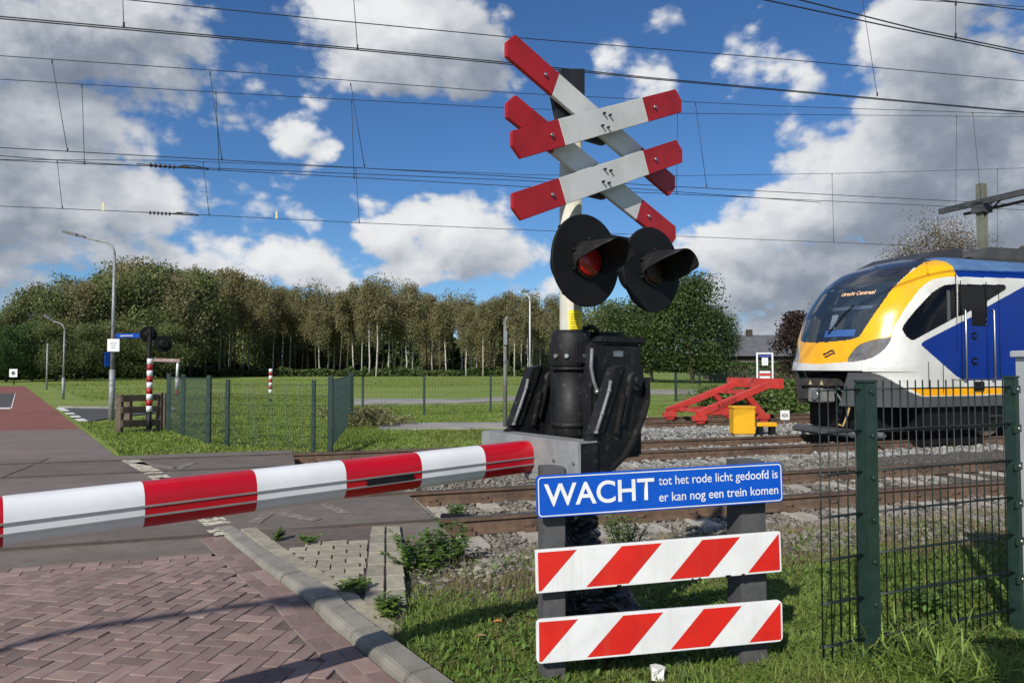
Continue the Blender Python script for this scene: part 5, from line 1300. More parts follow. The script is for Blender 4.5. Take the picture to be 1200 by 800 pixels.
# left wood beside the road
LW_ = [(-40,372,86,0),(-14,368,80,0),(8,352,84,1),(24,342,90,0),(44,328,92,0),(60,330,84,1),(78,316,94,1),(95,322,86,2),(112,313,96,1),(128,320,88,0),(142,299,98,0),(158,296,95,2),(172,306,90,1),(188,303,99,1),(204,313,92,2),(222,318,98,1),(240,312,100,0)]
for i, (px, ty, Y, k) in enumerate(LW_):
    place_tree('leafy_tree', bushy[i % 3], BARK, LEAFG if k != 2 else LEAFB, at(px, Y)[0], Y, topz(ty-5+R2.uniform(-5, 5), Y), 'leafy green tree in the dense wood left of the birches', R2.uniform(0, 6.28), R2.uniform(.72, .95), 'trees of the left wood')
for i, (px, ty, Y) in enumerate([(8,375,70),(-20,380,66),(38,372,74),(66,368,72),(100,372,78),(130,370,80),(165,375,82),(195,372,84)]):
    place_tree('leafy_tree', bushy[(i+1) % 3], BARK, mat('leaf_bright', (.045, .10, .020), (.07, .13, .026), .4, .6, tint=.5, trans=.3) if i in (0, 1, 2) else LEAFG, at(px, Y)[0], Y, topz(ty, Y), 'lower leafy tree at the front edge of the left wood', R2.uniform(0, 6.28), R2.uniform(.9, 1.2), 'front trees of the left wood')
# undergrowth along the wood edge: uncountable
def under(name, x0, x1, Y0, Y1, hgt, n, m, seed, leaf):
    r = np.random.default_rng(seed); pxs = r.uniform(x0, x1, n); t = (pxs-x0)/(x1-x0); Y = Y0+(Y1-Y0)*t+r.uniform(0, 7, n)
    hm_ = hgt*(.55+.45*np.sin(pxs*.11+np.sin(pxs*.043)*3)**2); z = hm_*r.random(n)**1.2
    p = np.stack([(pxs-600)/FPX*Y, Y, z-.05], -1); o, _ = quads(r, p, leaf, m, None, name); stuff(o)
under('undergrowth', -60, 215, 72, 92, 2.6, 15000, LEAFU, 71, .5)
under('undergrowth', 195, 680, 103, 112, 1.5, 24000, LEAFU, 72, .45)
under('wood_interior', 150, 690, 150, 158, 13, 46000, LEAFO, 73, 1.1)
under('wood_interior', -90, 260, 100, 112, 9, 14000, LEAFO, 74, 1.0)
# far tree belt closing the horizon right of the mast
under('far_wood', 640, 1500, 190, 210, 7.5, 16000, LEAFU, 75, 1.2)
under('far_wood', -500, 40, 150, 160, 10, 12000, LEAFO, 76, 1.2)
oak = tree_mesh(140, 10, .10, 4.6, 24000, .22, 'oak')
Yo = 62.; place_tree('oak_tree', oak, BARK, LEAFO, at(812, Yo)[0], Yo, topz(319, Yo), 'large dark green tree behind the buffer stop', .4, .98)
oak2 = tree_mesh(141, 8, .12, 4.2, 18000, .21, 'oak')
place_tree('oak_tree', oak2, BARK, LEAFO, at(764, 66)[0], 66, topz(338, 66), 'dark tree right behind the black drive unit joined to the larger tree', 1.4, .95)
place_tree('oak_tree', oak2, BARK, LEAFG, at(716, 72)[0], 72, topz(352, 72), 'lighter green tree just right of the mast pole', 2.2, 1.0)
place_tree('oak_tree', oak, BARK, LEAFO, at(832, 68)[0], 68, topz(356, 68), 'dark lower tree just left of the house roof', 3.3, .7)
place_tree('copper_tree', tree_mesh(142, 6, .08, 2.3, 9000, .22, 'oak'), BARK, LEAFR, at(934, 52)[0], 52, topz(363, 52), 'dark red copper leaved tree left of the train', .8, .95)
thin = [tree_mesh(150+i, 11, .35, 2.6, 9000, .10, 'birch') for i in range(2)]
for px, ty, Y, lab in ((1095, 238, 46, 'tall thin birch with sparse autumn leaves above the train roof'), (1128, 252, 50, 'sparse birch just left of the concrete catenary mast'), (1068, 262, 52, 'sparse leaved birch left of the tallest one above the train'), (1000, 318, 60, 'faint thin tree behind the train windscreen'), (968, 335, 62, 'small thin tree left of the train roof')):
    place_tree('birch_tree', thin[int(px) % 2], BARKW, LEAFY, at(px, Y)[0], Y, topz(ty, Y), lab, px, 1.1)
# clipped hedge by the house
he = thing('hedge', 'clipped green hedge in front of the dark house', 'hedge', at(890, 64, -.05))
r_ = np.random.default_rng(81); n = 9000; Yq = 64; xa, xc = at(838, Yq)[0], at(1020, Yq)[0]
p = np.stack([r_.uniform(xa, xc, n), Yq+r_.uniform(0, 1.4, n), 0.05+r_.random(n)**.7*(topz(424.5, Yq))], -1); quads(r_, p, .22, mat('leaf_hedge', (.045, .10, .02), (.06, .12, .026), .6, .6, tint=.45, trans=.25), he, 'hedge')
mb = MB(); mb.box(xa+.1, xc-.1, Yq+.3, Yq+1.1, -.1, topz(427, Yq)); mb.build('branch_core', BARK, he)

# ================================================================== OVERHEAD WIRES
def ext_line(pts, D, e0=9, e1=9):
    P3 = [onD(a, b, D) for a, b in pts]; a = P3[0]-P3[1]; a /= np.linalg.norm(a); b = P3[-1]-P3[-2]; b /= np.linalg.norm(b)
    a[2] *= .3; b[2] *= .3
    return [P3[0]+a*e0] + P3 + [P3[-1]+b*e1]
def wire_obj(name, pts, D, r, parent, e0=9, e1=9): mb = MB(); mb.tube(ext_line(pts, D, e0, e1), r, 6); return mb.build(name, WIRE, parent)
def pxl(pts, x):
    for a, b in zip(pts[:-1], pts[1:]):
        if a[0] <= x <= b[0]: return a[1]+(b[1]-a[1])*(x-a[0])/(b[0]-a[0])
    return pts[-1][1]
def catenary(label, D, carrier, contacts, drops, r=.0075):
    t = thing('overhead_line', label, 'overhead wire', onD(*contacts[0][len(contacts[0])//2], D))
    if carrier: wire_obj('carrier_wire', carrier, D, r, t)
    for c in contacts: wire_obj('contact_wire', c, D, r*1.15, t)
    for (xa, ya, xb, yb_) in drops:
        mb = MB(); a, b = onD(xa, ya, D), onD(xb, yb_, D); mb.tube([a, b], .0035+.0002*D, 4); mb.tube([b+UZ*.06, b-UZ*.015], .014, 6); mb.tube([a+UZ*.015, a-UZ*.05], .012, 6); mb.build('dropper', WIRE, t)
    return t
catenary('overhead line highest at the upper right corner above the near track', 7.2, [(1100,0),(1150,6),(1200,12)], [[(896,0),(1050,33),(1200,63.5)], [(937,0),(1080,36),(1200,60.5)]], [(1120,2.5,1120,44)])
catenary('double overhead wire passing behind the top of the upper cross', 11.0, [(-60,-48),(300,-22),(700,-16),(1006,-4),(1200,8)], [[(0,19.5),(420,57),(600,74),(760,91),(1200,131)], [(0,22),(420,59),(600,76),(760,92.5),(1200,132)]], [(143,-30,145,31), (413,-20,419,57), (1010,-4,1028,112)])
fe = thing('feeder_wire', 'single overhead feeder wire crossing the upper sky above the double wire', 'overhead wire', onD(600, 45, 11.9))
wire_obj('strand', [(140,-1),(380,23),(600,44),(900,68),(1200,95)], 11.9, .008, fe)
catenary('overhead line with slanted droppers crossing mid sky over the second track', 15.5, [(0,65.5),(300,86),(600,109),(900,124),(1200,134)], [[(0,173),(250,187),(600,207),(760,217),(1200,240)]], [(61,71,79,177), (246,84.5,260,187), (411,98,427,195), (815,121,828,219), (1140,132,1150,237)])
catenary('overhead line with upright droppers just below the slanted one', 16.6, [(0,93),(300,111),(600,127),(800,133),(1200,137)], [[(0,182.5),(110,191),(250,199),(600,218),(760,226),(1200,246)], [(0,187.5),(110,192.5),(190,195),(400,203),(620,212)]], [(96,100,99,192), (253,108,257,199.5), (412,118,415,208.5), (794,133,793,227), (1121,136,1120,242)])
t5 = catenary('lowest overhead line across the sky just above the tree tops', 20.0, [(0,187),(200,188),(420,197),(620,205),(800,206),(1000,203),(1200,197)], [[(0,241.5),(200,250),(420,261),(700,273),(900,281),(1075,288)]], [(67,189,73,244), (238,190,245,252), (417,198,421,261), (975,204,977,283), (1169,199,1169,294)])
def insul(px, py, D, lab):
    t = thing('wire_tensioner', lab, 'insulator', onD(px, py, D)); p = onD(px, py, D); mb = MB()
    for k in range(6): mb.tube([p+T*(-.25+k*.09), p+T*(-.22+k*.09)], .05, 10)
    mb.tube([p-T*.5, p+T*.9], .012, 6); mb.build('insulator_stack', mat('brown_porcelain', (.06, .04, .03), None, rough=.4), t)
    mb = MB(); mb.tube([p+T*.3+UZ*.02, p+T*.6+UZ*.06, p+T*.9+UZ*.02], .012, 6); mb.frame_box(p+T*.45+UZ*.03, T, N, UZ, .07, .02, .03); mb.build('clamp', WIRE, t)
insul(191, 194.5, 16.6, 'small insulator in the middle overhead wire at upper left'); insul(188, 250, 20., 'small insulator in the lowest overhead wire above the street lamp')
for px, py, lab in ((121, 242.2, 'tiny pale marker tag on the lowest wire left of the insulator'), (324, 252, 'tiny pale marker tag on the lowest wire right of the insulator')):
    p = onD(px, py, 20.); mb = MB(); mb.frame_box(p, T, N, UZ, .022, .012, .10); tag(mb.build('wire_marker', mat('marker_pale', (.8, .66, .35), None)), lab, 'marker')
# portal mast with beam
ms = 26.3; pm = thing('catenary_mast', 'green stained concrete catenary mast with long beam above the train roof', 'mast', TP(ms, 20.5, -.1))
mb = MB()
for d in (-.10, .10): mb.frame_box(TP(ms+d*.0, 20.5, 4.25)+T*d, T, N, UZ, .045, .13, 4.35)
mb.frame_box(TP(ms, 20.5, 4.2), T, N, UZ, .06, .05, 4.3); mb.build('shaft', CONCP, pm)
mb = MB(); zb = topz(236, 27.7)
mb.beam(TP(ms-.18, 22.2, zb), TP(ms-.18, 1.5, zb), .16, .22); mb.beam(TP(ms+.18, 21.4, zb-.25), TP(ms+.18, 1.5, zb-.25), .1, .1)
for D in np.arange(2, 21, 1.6): mb.beam(TP(ms-.18, D, zb-.1), TP(ms+.18, D+.6, zb-.25), .05, .05)
mb.frame_box(TP(ms, 20.5, zb-.2), T, N, UZ, .26, .24, .2); mb.build('beam', mat('dark_beam', (.045, .045, .05), (.065, .065, .07), 3, .6), pm)
mb = MB()
for d in (-.13, .13): mb.frame_box(TP(ms, 1.7, 4.1)+T*d, T, N, UZ, .065, .17, 4.2)
mb.build('second_shaft', CONCP, pm)

# ================================================================== TRAIN
train = thing('train', 'yellow, white and blue electric train with sloping nose facing left', 'train', TP(12, 11.43, 0))
S0, DC = 10.10, 11.43
def TL(l, w, h): # arrays ok: l back from nose tip, w across (- towards the camera), h above rail
    l, w, h = np.broadcast_arrays(*map(np.asarray, (l, w, h)))
    return (T[None]*(S0+l).reshape(-1, 1) + N[None]*(DC+w).reshape(-1, 1) + UZ[None]*h.reshape(-1, 1)).reshape(*l.shape, 3)
hk = [.28, 1.30, 1.33, 1.50, 1.98, 2.50, 3.02, 3.33, 3.50, 3.62, 3.68]
lk = [.16, .06, 0.0, .08, .20, .38, .74, 1.20, 1.68, 2.15, 2.6]
wk = [1.37, 1.42, 1.425, 1.43, 1.44, 1.44, 1.425, 1.33, 1.10, .62, .0]
nk = [1.2, 1.2, 1.12, 1.08, 1.1, 1.22, 1.4, 1.2, .8, .4, .1]
import bisect
def smooth_interp(h, xs, ysv):
    return np.interp(h, xs, ysv)
hrows = np.concatenate([np.linspace(.30, 1.325, 80), np.linspace(1.333, 3.33, 172), np.linspace(3.34, 3.68, 40)])
def smv(a, k=7):
    pad = np.concatenate([[a[0]]*k, a, [a[-1]]*k]); ker = np.ones(2*k+1)/(2*k+1); return np.convolve(pad, ker, 'valid')
L0 = smooth_interp(hrows, hk, lk); L0[80:] = smv(L0[80:], 13)[:]
W0 = smooth_interp(hrows, hk, wk); W0s = smv(W0, 9); W0[:240] = W0s[:240]
N0 = smv(smooth_interp(hrows, hk, nk), 6)
NP, NS = 150, 230; LB = 4.6
phi = np.linspace(0, math.pi/2, NP); pe = 2.2
U = (np.sin(phi))**(2/pe); Vv = 1-(np.cos(phi))**(2/pe)
lg = np.zeros((len(hrows), NP+NS)); wg = np.zeros_like(lg)
for i, h in enumerate(hrows):
    le = L0[i]+N0[i]; wg[i,:NP] = -W0[i]*U; lg[i,:NP] = L0[i]+N0[i]*Vv
    lg[i,NP:] = np.linspace(le, LB, NS+1)[1:]; wg[i,NP:] = -W0[i]
hg = np.repeat(hrows[:,None], NP+NS, 1)
P3 = TL(lg, wg, hg)
fc = (P3[:-1,:-1]+P3[1:,:-1]+P3[1:,1:]+P3[:-1,1:])/4; fh = (hg[:-1,:-1]+hg[1:,1:])/2; flg = (lg[:-1,:-1]+lg[1:,1:])/2; fw_ = (wg[:-1,:-1]+wg[1:,1:])/2
def proj(P):
    d = P-O; yc = d[...,1]*_c+d[...,2]*_s; zc = -d[...,1]*_s+d[...,2]*_c; return 600+FPX*d[...,0]/yc, 400-FPX*zc/yc
fx_, fy_ = proj(fc)
PW_ = [(900,404),(944,400.5),(968,401),(994.7,398.3),(1006.7,394.8),(1024,368.7),(1045,339),(1057,327),(1030,330.5),(1000,334.5),(960,344),(900,350)]
PH_ = [(900,350),(960,344),(1000,334.5),(1030,330.5),(1057,327),(1064,320.7),(1072,313),(1082.7,306.5),(1090,296),(1082,280),(900,280)]
PY_ = [(880,427),(936,425.5),(960,426.3),(993,424),(1045,395),(1045,387.3),(1061,360.7),(1077,339.3),(1085,332),(1093,327.3),(1108,324.5),(1121,324),(1120,320.7),(1116,312),(1109,307),(1096,304.5),(1082.7,307.3),(1064,320.7),(1045,339),(1024,368.7),(1006.7,394.8),(994.7,398),(968,400.7),(944,400.5),(880,404)]
PL_ = [(993,424.3),(994,419),(997,414),(1002,408),(1008,403.3),(1017,399.8),(1026.7,397.3),(1036,395.8),(1044,394.8),(1044,398),(1041,403.3),(1036,409.5),(1029,415.3),(1022,419),(1013,421.8),(1003,423.5)]
PS_ = [(1057,386),(1059,381),(1064,374),(1073,363),(1082.7,352.7),(1092,343),(1101,336.7),(1107,334),(1114,333),(1121.3,333),(1121.3,371.2),(1072,398),(1067,398),(1062,394)]
PT_ = [(1122.6,333),(1177,333.5),(1179,336),(1178,339.5),(1157,352.7),(1155.8,382),(1139,381.6),(1138.5,363.5),(1128,369.5),(1122.6,371)]
PB_ = [(1080,404.7),(1080.5,401.5),(1084,399),(1125,378),(1139,371),(1139,382),(1156,382.2),(1156.5,359.5),(1170,352),(1200,335.5),(1300,280),(1300,444.5),(1128,444.9),(1120,440)]
PD_ = [(1128.5,333),(1157,333)]
PX_ = [(1066,455.2),(1074,459.5),(1080,463.8),(1090,464),(1300,458),(1300,450),(1176,454)]
PG_ = [(994,435),(1010,435.6),(1024,437),(1032,439.5),(1040,443.3),(1054,451),(1066.7,459.3),(1080,464.5),(1090,464.9),(1300,459),(1300,560),(960,560)]
PU_ = [(1118.7,316.7),(1300,320),(1300,329),(1122.7,324.3),(1121,322)]
PR_ = [(1098,304.3),(1109,306.9),(1116,311.9),(1119,318.5),(1300,324),(1300,250),(1098,250)]
lab = np.full(fx_.shape, 0)
def setl(poly, v, cond=True): lab[inpoly(fx_, fy_, poly) & cond] = v
NAMES = ['cab_shell','yellow_nose','windscreen','cab_hood','headlight','cab_side_window','door_window','blue_side','yellow_sill_stripe','skirt','blue_roof_band','roof_cove','opening']
setl(PR_, 11); setl(PU_, 10); setl(PB_, 7, flg > .6); setl(PY_, 1); setl(PW_, 2); setl(PH_, 3); setl(PL_, 4); setl(PS_, 5, flg > .6); setl(PT_, 6); setl(PX_, 8)
setl(PG_, 9, fh < 1.33); lab[(fh < 1.33) & (lab != 9) & (lab != 8) & (fx_ < 1010) & (flg < 1.6)] = 12
lab[(fh < 1.31) & (lab == 0) & (fx_ < 1000)] = 12
lab[(fh < .66)] = 12
lab[(fh > 3.3) & ((lab == 0) | (lab == 2)) & (flg < 2.5)] = 3
lab[(fh > 3.36) & (flg >= 1.95) & (lab != 11) & (lab != 1) & (lab != 10)] = 11
TY = mat('train_yellow', lin((250, 178, 8)), lin((246, 172, 6)), 2, .22, coat=.5, spots=(lin((176, 120, 40)), 11, .64, .5), streak=(lin((200, 140, 40)), (2, 2, .8), .4))
TW = mat('train_white', (.66, .66, .63), (.58, .575, .54), 1.4, .34, coat=.2, streak=((.42, .37, .29), (2.2, 2.2, .9), .5), spots=((.36, .33, .28), 9, .63, .45))
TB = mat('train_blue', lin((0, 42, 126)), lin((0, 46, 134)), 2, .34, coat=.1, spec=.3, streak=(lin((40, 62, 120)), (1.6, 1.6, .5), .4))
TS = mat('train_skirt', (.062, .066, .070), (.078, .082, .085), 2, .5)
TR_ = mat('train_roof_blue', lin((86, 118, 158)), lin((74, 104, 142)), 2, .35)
TG = mat('train_roof_grey', (.05, .05, .05), (.07, .07, .068), 3, .7)
THOOD = mat('train_hood', (.022, .024, .032), (.03, .032, .042), 4, .22, coat=.3)
TGL = mat('train_windscreen', (.018, .028, .042), (.028, .042, .06), 1.2, .05, spec=.7)
TWIN = mat('train_window', (.003, .003, .004), None, rough=.08, spec=.22)
THL = mat('headlight_glass', (.16, .155, .15), (.10, .095, .09), 9, .12, coat=.8)
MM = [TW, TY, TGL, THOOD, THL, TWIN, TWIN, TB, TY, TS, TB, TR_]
nR, nC = hg.shape; vid = np.arange(nR*nC).reshape(nR, nC); qf = np.stack([vid[:-1,:-1], vid[1:,:-1], vid[1:,1:], vid[:-1,1:]], -1).reshape(-1, 4); lf = lab.reshape(-1)
def vnorm():
    du = np.gradient(P3, axis=1); dv_ = np.gradient(P3, axis=0); n = np.cross(du, dv_); n /= np.linalg.norm(n, axis=-1)[...,None]+1e-9; return n
NRM = vnorm(); c_dot = ((P3-TL(6., 0., 1.9))*NRM).sum(-1); NRM = np.where((c_dot < 0)[...,None], -NRM, NRM)
wloc = P3.reshape(-1, 3)
mir = lambda P: P - 2*((P-TL(0., 0., 0.))@N)[:,None]*N[None]
parts = {}
for k, nm_ in enumerate(NAMES[:-1]):
    fk = qf[lf == k]
    if not len(fk): continue
    used, inv = np.unique(fk.ravel(), return_inverse=True)
    inset = {2: -.004, 4: -.006, 5: -.006, 6: -.006}.get(k, 0.0)
    vv = wloc[used]+NRM.reshape(-1, 3)[used]*inset; ff = inv.reshape(-1, 4)
    if k in (0, 1, 2, 3):
        v2 = np.vstack([vv, mir(vv)]); f2 = np.vstack([ff, ff[:, ::-1]+len(vv)])
        parts[k] = npmesh(nm_, v2, f2, MM[k], train, smooth=True); bm = bmesh.new(); bm.from_mesh(parts[k].data); bmesh.ops.remove_doubles(bm, verts=bm.verts, dist=.002); bm.to_mesh(parts[k].data); bm.free()
    else:
        parts[k] = npmesh(nm_, vv, ff, MM[k], train, smooth=True); npmesh(nm_, mir(vv), ff[:, ::-1], MM[k], train, smooth=True)
# a dark lining behind the insets keeps the shell closed
def side_z(py, l, w=-1.44): p = TL(l, w, 0.); return CAMH+(430-py)/FPX*p[1]
# front lettering and marks, wiper, dashboard
i0 = np.argmin(abs(hrows-2.72))
def surf(h, w):
    i = int(np.argmin(abs(hrows-h))); j = int(np.argmin(abs(wg[i,:NP]-w))); return P3[i, j], NRM[i, j]
tp1, _ = surf(2.80, -1.0); tp0, n0 = surf(2.80, -.30); ax_ = tp1-tp0; ax_ /= np.linalg.norm(ax_); up_ = np.cross(n0, ax_); up_ *= np.sign(up_[2])
LED = mat('led_text', lin((255, 205, 160)), None, emit=lin((255, 190, 140)), estr=.22)
def curved_text(txt, h, w0, w1, hgt, m, par, name='lettering', off=.004):
    o = text_obj(name, txt, 1.0, 1.0, (0,0,0), (1,0,0), (0,1,0), m, None, 0, .01); me = o.data
    co = np.empty(len(me.vertices)*3); me.vertices.foreach_get('co', co); co = co.reshape(-1, 3); out = []
    for x, y, _ in co:
        w = w0+(w1-w0)*x; hh_ = h+hgt*y; i = np.interp(hh_, hrows, np.arange(len(hrows))); i_ = int(i); fr = i-i_
        flip = w > 0; w = -abs(w)
        def at_row(r): 
            ws_ = -wg[r,:NP]; return np.array([np.interp(-w, ws_, P3[r,:NP,q]) for q in range(3)]), NRM[r, int(np.argmin(abs(ws_+w)))]
        a, na = at_row(i_); b, nb2 = at_row(min(i_+1, len(hrows)-1)); q_ = a*(1-fr)+b*fr+na*off; out.append(mir(q_[None])[0] if flip else q_)
    me.vertices.foreach_set('co', np.array(out).ravel()); me.update(); setpar(o, par); return o
curved_text('Utrecht Centraal', 2.80, -.10, -.76, .072, LED, parts[2])
def curve_strip(pts, r, m, name, par, off=.01):
    out = []
    for h, w in pts: p, n = surf(h, w); out.append(p+n*off)
    mb = MB(); mb.tube(out, r, 8); return mb.build(name, m, par)
curve_strip([(2.05,-.16),(2.2,-.25),(2.42,-.40),(2.58,-.52)], .014, BLKM, 'wiper', parts[2], .02)
def curve_patch(h0, h1, w0, w1, m, name, par, off=.003, slant=0):
    vs = []; nn_ = 8
    for j in range(3):
        for i in range(nn_+1):
            h = h0+(h1-h0)*j/2; w = w0+(w1-w0)*i/nn_+slant*j/2; r = int(np.argmin(abs(hrows-h))); ws_ = -wg[r,:NP]
            p = np.array([np.interp(-w, ws_, P3[r,:NP,q]) for q in range(3)]); n = NRM[r, int(np.argmin(abs(ws_+w)))]; vs.append(p+n*off)
    return MB().add(vs, [(j*(nn_+1)+i, j*(nn_+1)+i+1, (j+1)*(nn_+1)+i+1, (j+1)*(nn_+1)+i) for j in range(2) for i in range(nn_)], smooth=True).build(name, m, par)
curve_patch(1.99, 2.12, -.04, -.70, mat('dashboard_blue', lin((52, 92, 150)), None, rough=.5), 'dashboard', parts[2])
curve_patch(2.50, 2.57, -.06, -.86, mat('sun_blind', lin((70, 84, 104)), None, rough=.5), 'sun_blind', parts[2])
curve_patch(2.14, 2.42, -.12, -.26, mat('cab_seat', lin((110, 122, 138)), None, rough=.6), 'cab_seat', parts[2], slant=-.0)
# operator emblem: two interlocking arrow strokes, dark on yellow
DKB = mat('emblem_dark', (.02, .02, .05), None, rough=.4)
for dz, sg_ in ((.028, 1), (-.028, -1)):
    pts_ = []
    for i in range(9):
        t = i/8; pts_.append((1.66+dz+.035*math.sin((t-.5)*math.pi*1.15), -.14-.22*t*1.0+(.02 if sg_ > 0 else -.02)))
    curve_strip(pts_, .017, DKB, 'emblem', parts[1], .003)
curve_strip([(1.675,-.13),(1.64,-.14)], .011, DKB, 'emblem', parts[1], .003); curve_strip([(1.65,-.37),(1.69,-.36)], .011, DKB, 'emblem', parts[1], .003)
# headlight bulbs
for (h, w) in ((1.62, -.93), (1.70, -1.12), (1.79, -1.26)):
    pass
# door handles (long vertical grab rails), door seams, steps
def side(l, h, o=0): return TL(l, -1.44-o, h)
def l_at(px, w=-1.44): u = (px-600)/FPX; D = DC+w; s = (u*.9485*D+.3168*D)/(.9485-.3168*u); return s-S0
for px, ty in ((1129.5, 362), (1163, 362)):
    l = l_at(px); z1 = side_z(ty, l); z0 = side_z(445, l)
    mb = MB(); mb.tube([side(l, z0+.0, .0), side(l, z0+.03, .055), side(l, z1-.03, .055), side(l, z1, .0)], .017, 8); mb.build('grab_rail', STEEL, parts[7])
for px in (1127.5, 1157.5): 
    l = l_at(px); mb = MB(); mb.box(0,.001,0,.001,0,.001) if False else mb.frame_box(side(l, 2.1, .0), T, N, UZ, .006, .003, .93); mb.build('door_seam', BLKM, parts[7])
for px, py in ((1142.5, 393.5), (1142.5, 423)):
    l = l_at(px); z = side_z(py, l); mb = MB(); mb.tube([side(l, z, -.005), side(l, z, .004)], .075, 20); rc_ = mb.build('step_recess', TWIN, parts[7])
    mb = MB(); mb.frame_box(side(l, z, .006), T, N, UZ, .06, .004, .02); mb.build('foothold', TB, rc_)
l = l_at(1147); z = side_z(452, l); mb = MB(); mb.frame_box(side(l, z, .0), T, N, UZ, .13, .012, .085); mb.build('socket_cover', BLKM, parts[8], bevel=.02)
lse = l_at(1122); mb = MB(); mb.frame_box(side(lse, 2.45, .0), T, N, UZ, .006, .003, .75); mb.build('body_seam', BLKM, parts[0])
for px, z0, z1 in ((1088, 1.02, 1.5), (1105, .95, 1.45), (1172, 1.2, 2.9)):
    l = l_at(px); mb = MB(); mb.frame_box(side(l, (z0+z1)/2, .0), T, N, UZ, .005, .003, (z1-z0)/2); mb.build('panel_seam', BLKM, parts[0])
mb = MB(); mb.frame_box(side(3.2, 1.18, -.0), T, N, UZ, 1.35, .003, .004); mb.build('panel_seam', TS, parts[0])
# glint in the cab side window, put in as a grey strip
l = l_at(1113); mb = MB(); mb.frame_box(side(l, 2.55, -.002), T, N, UZ, .04, .003, .28); mb.build('window_glint', mat('glint_grey', (.08, .08, .09), None, rough=.3), parts[5])
# remaining car body
bodyL = 26.
def boxsec(l0, l1, pts, m, name, par=None):   # section polygon in (w,h) swept along l
    mb = MB(); a = [TL(l0, w, h) for w, h in pts]; mb.prism(a, T*(l1-l0)); return mb.build(name, m, par or train)
boxsec(LB, bodyL, [(-1.44,1.13),(1.44,1.13),(1.44,3.0),(-1.44,3.0)], TB, 'coach_body')
boxsec(LB+.001, bodyL, [(-1.438,3.001),(1.438,3.001),(1.41,3.1),(-1.41,3.1)], TW, 'white_band')
boxsec(LB+.001, bodyL, [(-1.409,3.101),(1.409,3.101),(1.36,3.25),(-1.36,3.25)], TB, 'blue_band')
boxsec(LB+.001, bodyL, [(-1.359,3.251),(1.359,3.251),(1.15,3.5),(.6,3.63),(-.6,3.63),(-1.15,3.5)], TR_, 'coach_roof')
boxsec(LB+.001, bodyL, [(-1.43,.92),(1.43,.92),(1.439,1.129),(-1.439,1.129)], TY, 'sill_stripe')
for k, l in enumerate(np.arange(5.6, bodyL-2, 1.9)):
    mb = MB(); mb.frame_box(side(l, 2.35, -.004), T, N, UZ, .75, .008, .42); mb.build('coach_window', TWIN, train, bevel=.006)
mb = MB(); mb.prism([TL(1.55, -.8, 3.36), TL(2.3, -.8, 3.70), TL(3.0, -.8, 3.80), TL(3.0, -.8, 3.5), TL(2.2, -.8, 3.3)], N*1.6); mb.build('roof_fairing', mat('fairing_dark', (.03, .03, .034), (.045, .045, .05), 4, .5), train, bevel=.02)
# roof equipment
def rbox(l0, l1, w0, w1, h0, h1, m, name, bev=.02, par=None): mb = MB(); mb.prism([TL(l0, w0, h0), TL(l1, w0, h0), TL(l1, w1, h0), TL(l0, w1, h0)], UZ*(h1-h0)); return mb.build(name, m, par or train, bevel=bev)
mb = MB(); mb.prism([TL(2.75, -1.02, 3.45), TL(3.5, -1.02, 3.80), TL(4.6, -1.02, 3.82), TL(9, -1.02, 3.82), TL(9, -1.02, 3.45)], N*2.04); mb.build('roof_unit', TG, train, bevel=.02)
rbox(4.4, 12, -1.06, -.9, 3.5, 3.88, TG, 'roof_rail')
mb = MB(); mb.tube([TL(1.75, -.35, 3.36), TL(2.3, -.45, 3.60), TL(2.9, -.5, 3.72)], .02, 8); mb.build('roof_cable', BLKM, train)
rbox(2.3, 2.75, -.6, -.3, 3.55, 3.68, BLKM, 'roof_bracket'); 
mb = MB(); p = TL(1.5, -.1, 3.36); mb.tube([p-UZ*.12, p-UZ*.02, p+UZ*.04, p+UZ*.08], [.055, .075, .06, .02], 14); mb.build('horn', BLKM, train)
rbox(2.95, 3.35, -1.0, -.7, 3.5, 3.58, BLKM, 'aerial_block')
# coupler, frame, plough, bogie
rbox(1.15, 3.2, -1.15, 1.15, .75, 1.29, BLKM, 'under_frame', .02); rbox(.42, 1.15, -.62, .62, .78, 1.27, BLKM, 'coupler_recess', .02)
DARKM = mat('dark_metal', (.03, .028, .026), (.05, .045, .04), 8, .6, spots=((.10, .06, .04), 20, .62, .7))
cp = rbox(-.12, .5, -.38, .38, 1.02, 1.18, DARKM, 'coupler_head', .02)
rbox(-.16, .2, -.32, .02, .72, 1.0, mat('coupler_grey', (.20, .20, .195), (.13, .13, .125), 9, .6), 'coupler_face', .02, cp)
mb = MB(); p = TL(-.17, -.20, .86); mb.tube([p, p-T*.03], [.10, .085], 20); mb.build('coupler_ring', mat('coupler_steel', (.3, .3, .3), None, rough=.4, metal=.7), cp)
mb = MB(); p = TL(-.185, -.20, .86); mb.tube([p, p-T*.01], .06, 16); mb.build('coupler_hole', BLKM, cp)
rbox(-.1, .15, .05, .4, .75, .98, DARKM, 'coupler_cone', .03, cp)
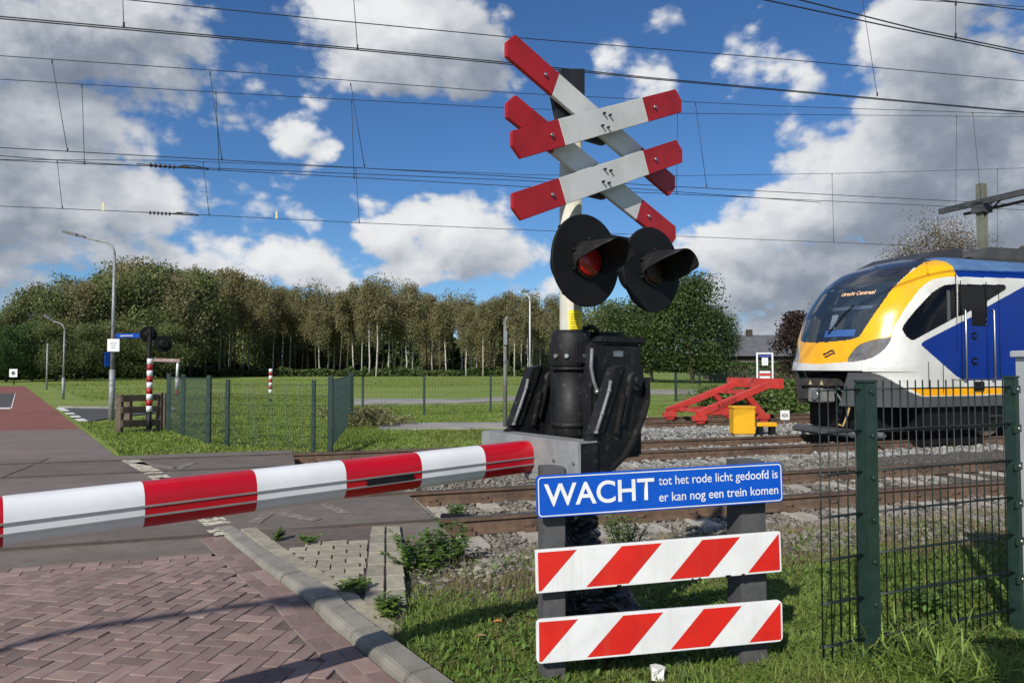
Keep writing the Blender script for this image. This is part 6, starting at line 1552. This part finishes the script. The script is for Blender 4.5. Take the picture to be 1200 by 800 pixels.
mb = MB(); mb.tube([TL(.1, -.42, .95), TL(.2, -.5, .72), TL(.35, -.62, .70), TL(.5, -.66, .85)], .022, 8); mb.tube([TL(.15, -.45, 1.0), TL(.3, -.6, .8), TL(.42, -.72, .82), TL(.55, -.75, .98)], .016, 8); mb.build('brake_hose', mat('hose_grey', (.10, .10, .10), None), cp)
for dx in (-.2, .1):
    p = TL(-.125, -.12+dx, 1.10); mb = MB(); mb.prism([p+N*-.05-UZ*.04, p+N*.05-UZ*.04, p+UZ*.05], -T*.002); mb.build('warning_triangle', mat('warning_pale', (.5, .42, .2), None), cp)
mb = MB(); mb.prism([TL(.1, -.8, .09), TL(.1, .8, .09), TL(.55, 1.2, .09), TL(.55, -1.2, .09)], UZ*.11); mb.build('track_guard', TS, train, bevel=.03)
mb = MB(); mb.tube([TL(.05, -.55, .32), TL(.12, -.58, .28), TL(.22, -.6, .5), TL(.3, -.6, .72)], .02, 8); mb.build('guard_strut', mat('ochre', (.35, .24, .08), None), train)
rbox(1.3, 3.0, -1.26, 1.26, .2, .74, BLKM, 'lower_frame', .02); rbox(.55, 1.3, -.8, .8, .2, .74, BLKM, 'front_frame', .02)
bg_ = rbox(3.05, 5.9, -1.18, 1.18, .42, .78, DARKM, 'bogie_frame', .02)
for l in (3.5, 5.5):
    for w in (-.76, .76):
        mb = MB(); p = TL(l, w, .43); mb.tube([p-N*.07, p-N*.03, p+N*.03], [.40, .43, .43], 36); wh = mb.build('wheel', mat('wheel_steel', (.08, .06, .05), (.12, .09, .07), 8, .55), bg_)
        q = p+N*(-.10 if w < 0 else .10); mb = MB(); mb.tube([q-N*.03, q+N*.03], .13, 16); mb.build('axle_box', DARKM, wh)
for l in (4.0, 4.3, 4.7, 5.0):
    for z in np.arange(.48, .74, .065):
        mb = MB(); p = TL(l, -1.24, z); mb.tube([p, p+UZ*.035], .085, 12); mb.build('spring_coil', DARKM, bg_)
rbox(4.05, 4.95, -1.33, -1.16, .5, .86, mat('brown_grey', (.12, .095, .075), (.16, .13, .1), 6, .7), 'bogie_cover', .02, bg_)
rbox(6.2, bodyL, -1.3, 1.3, .25, .91, TS, 'underfloor_box')
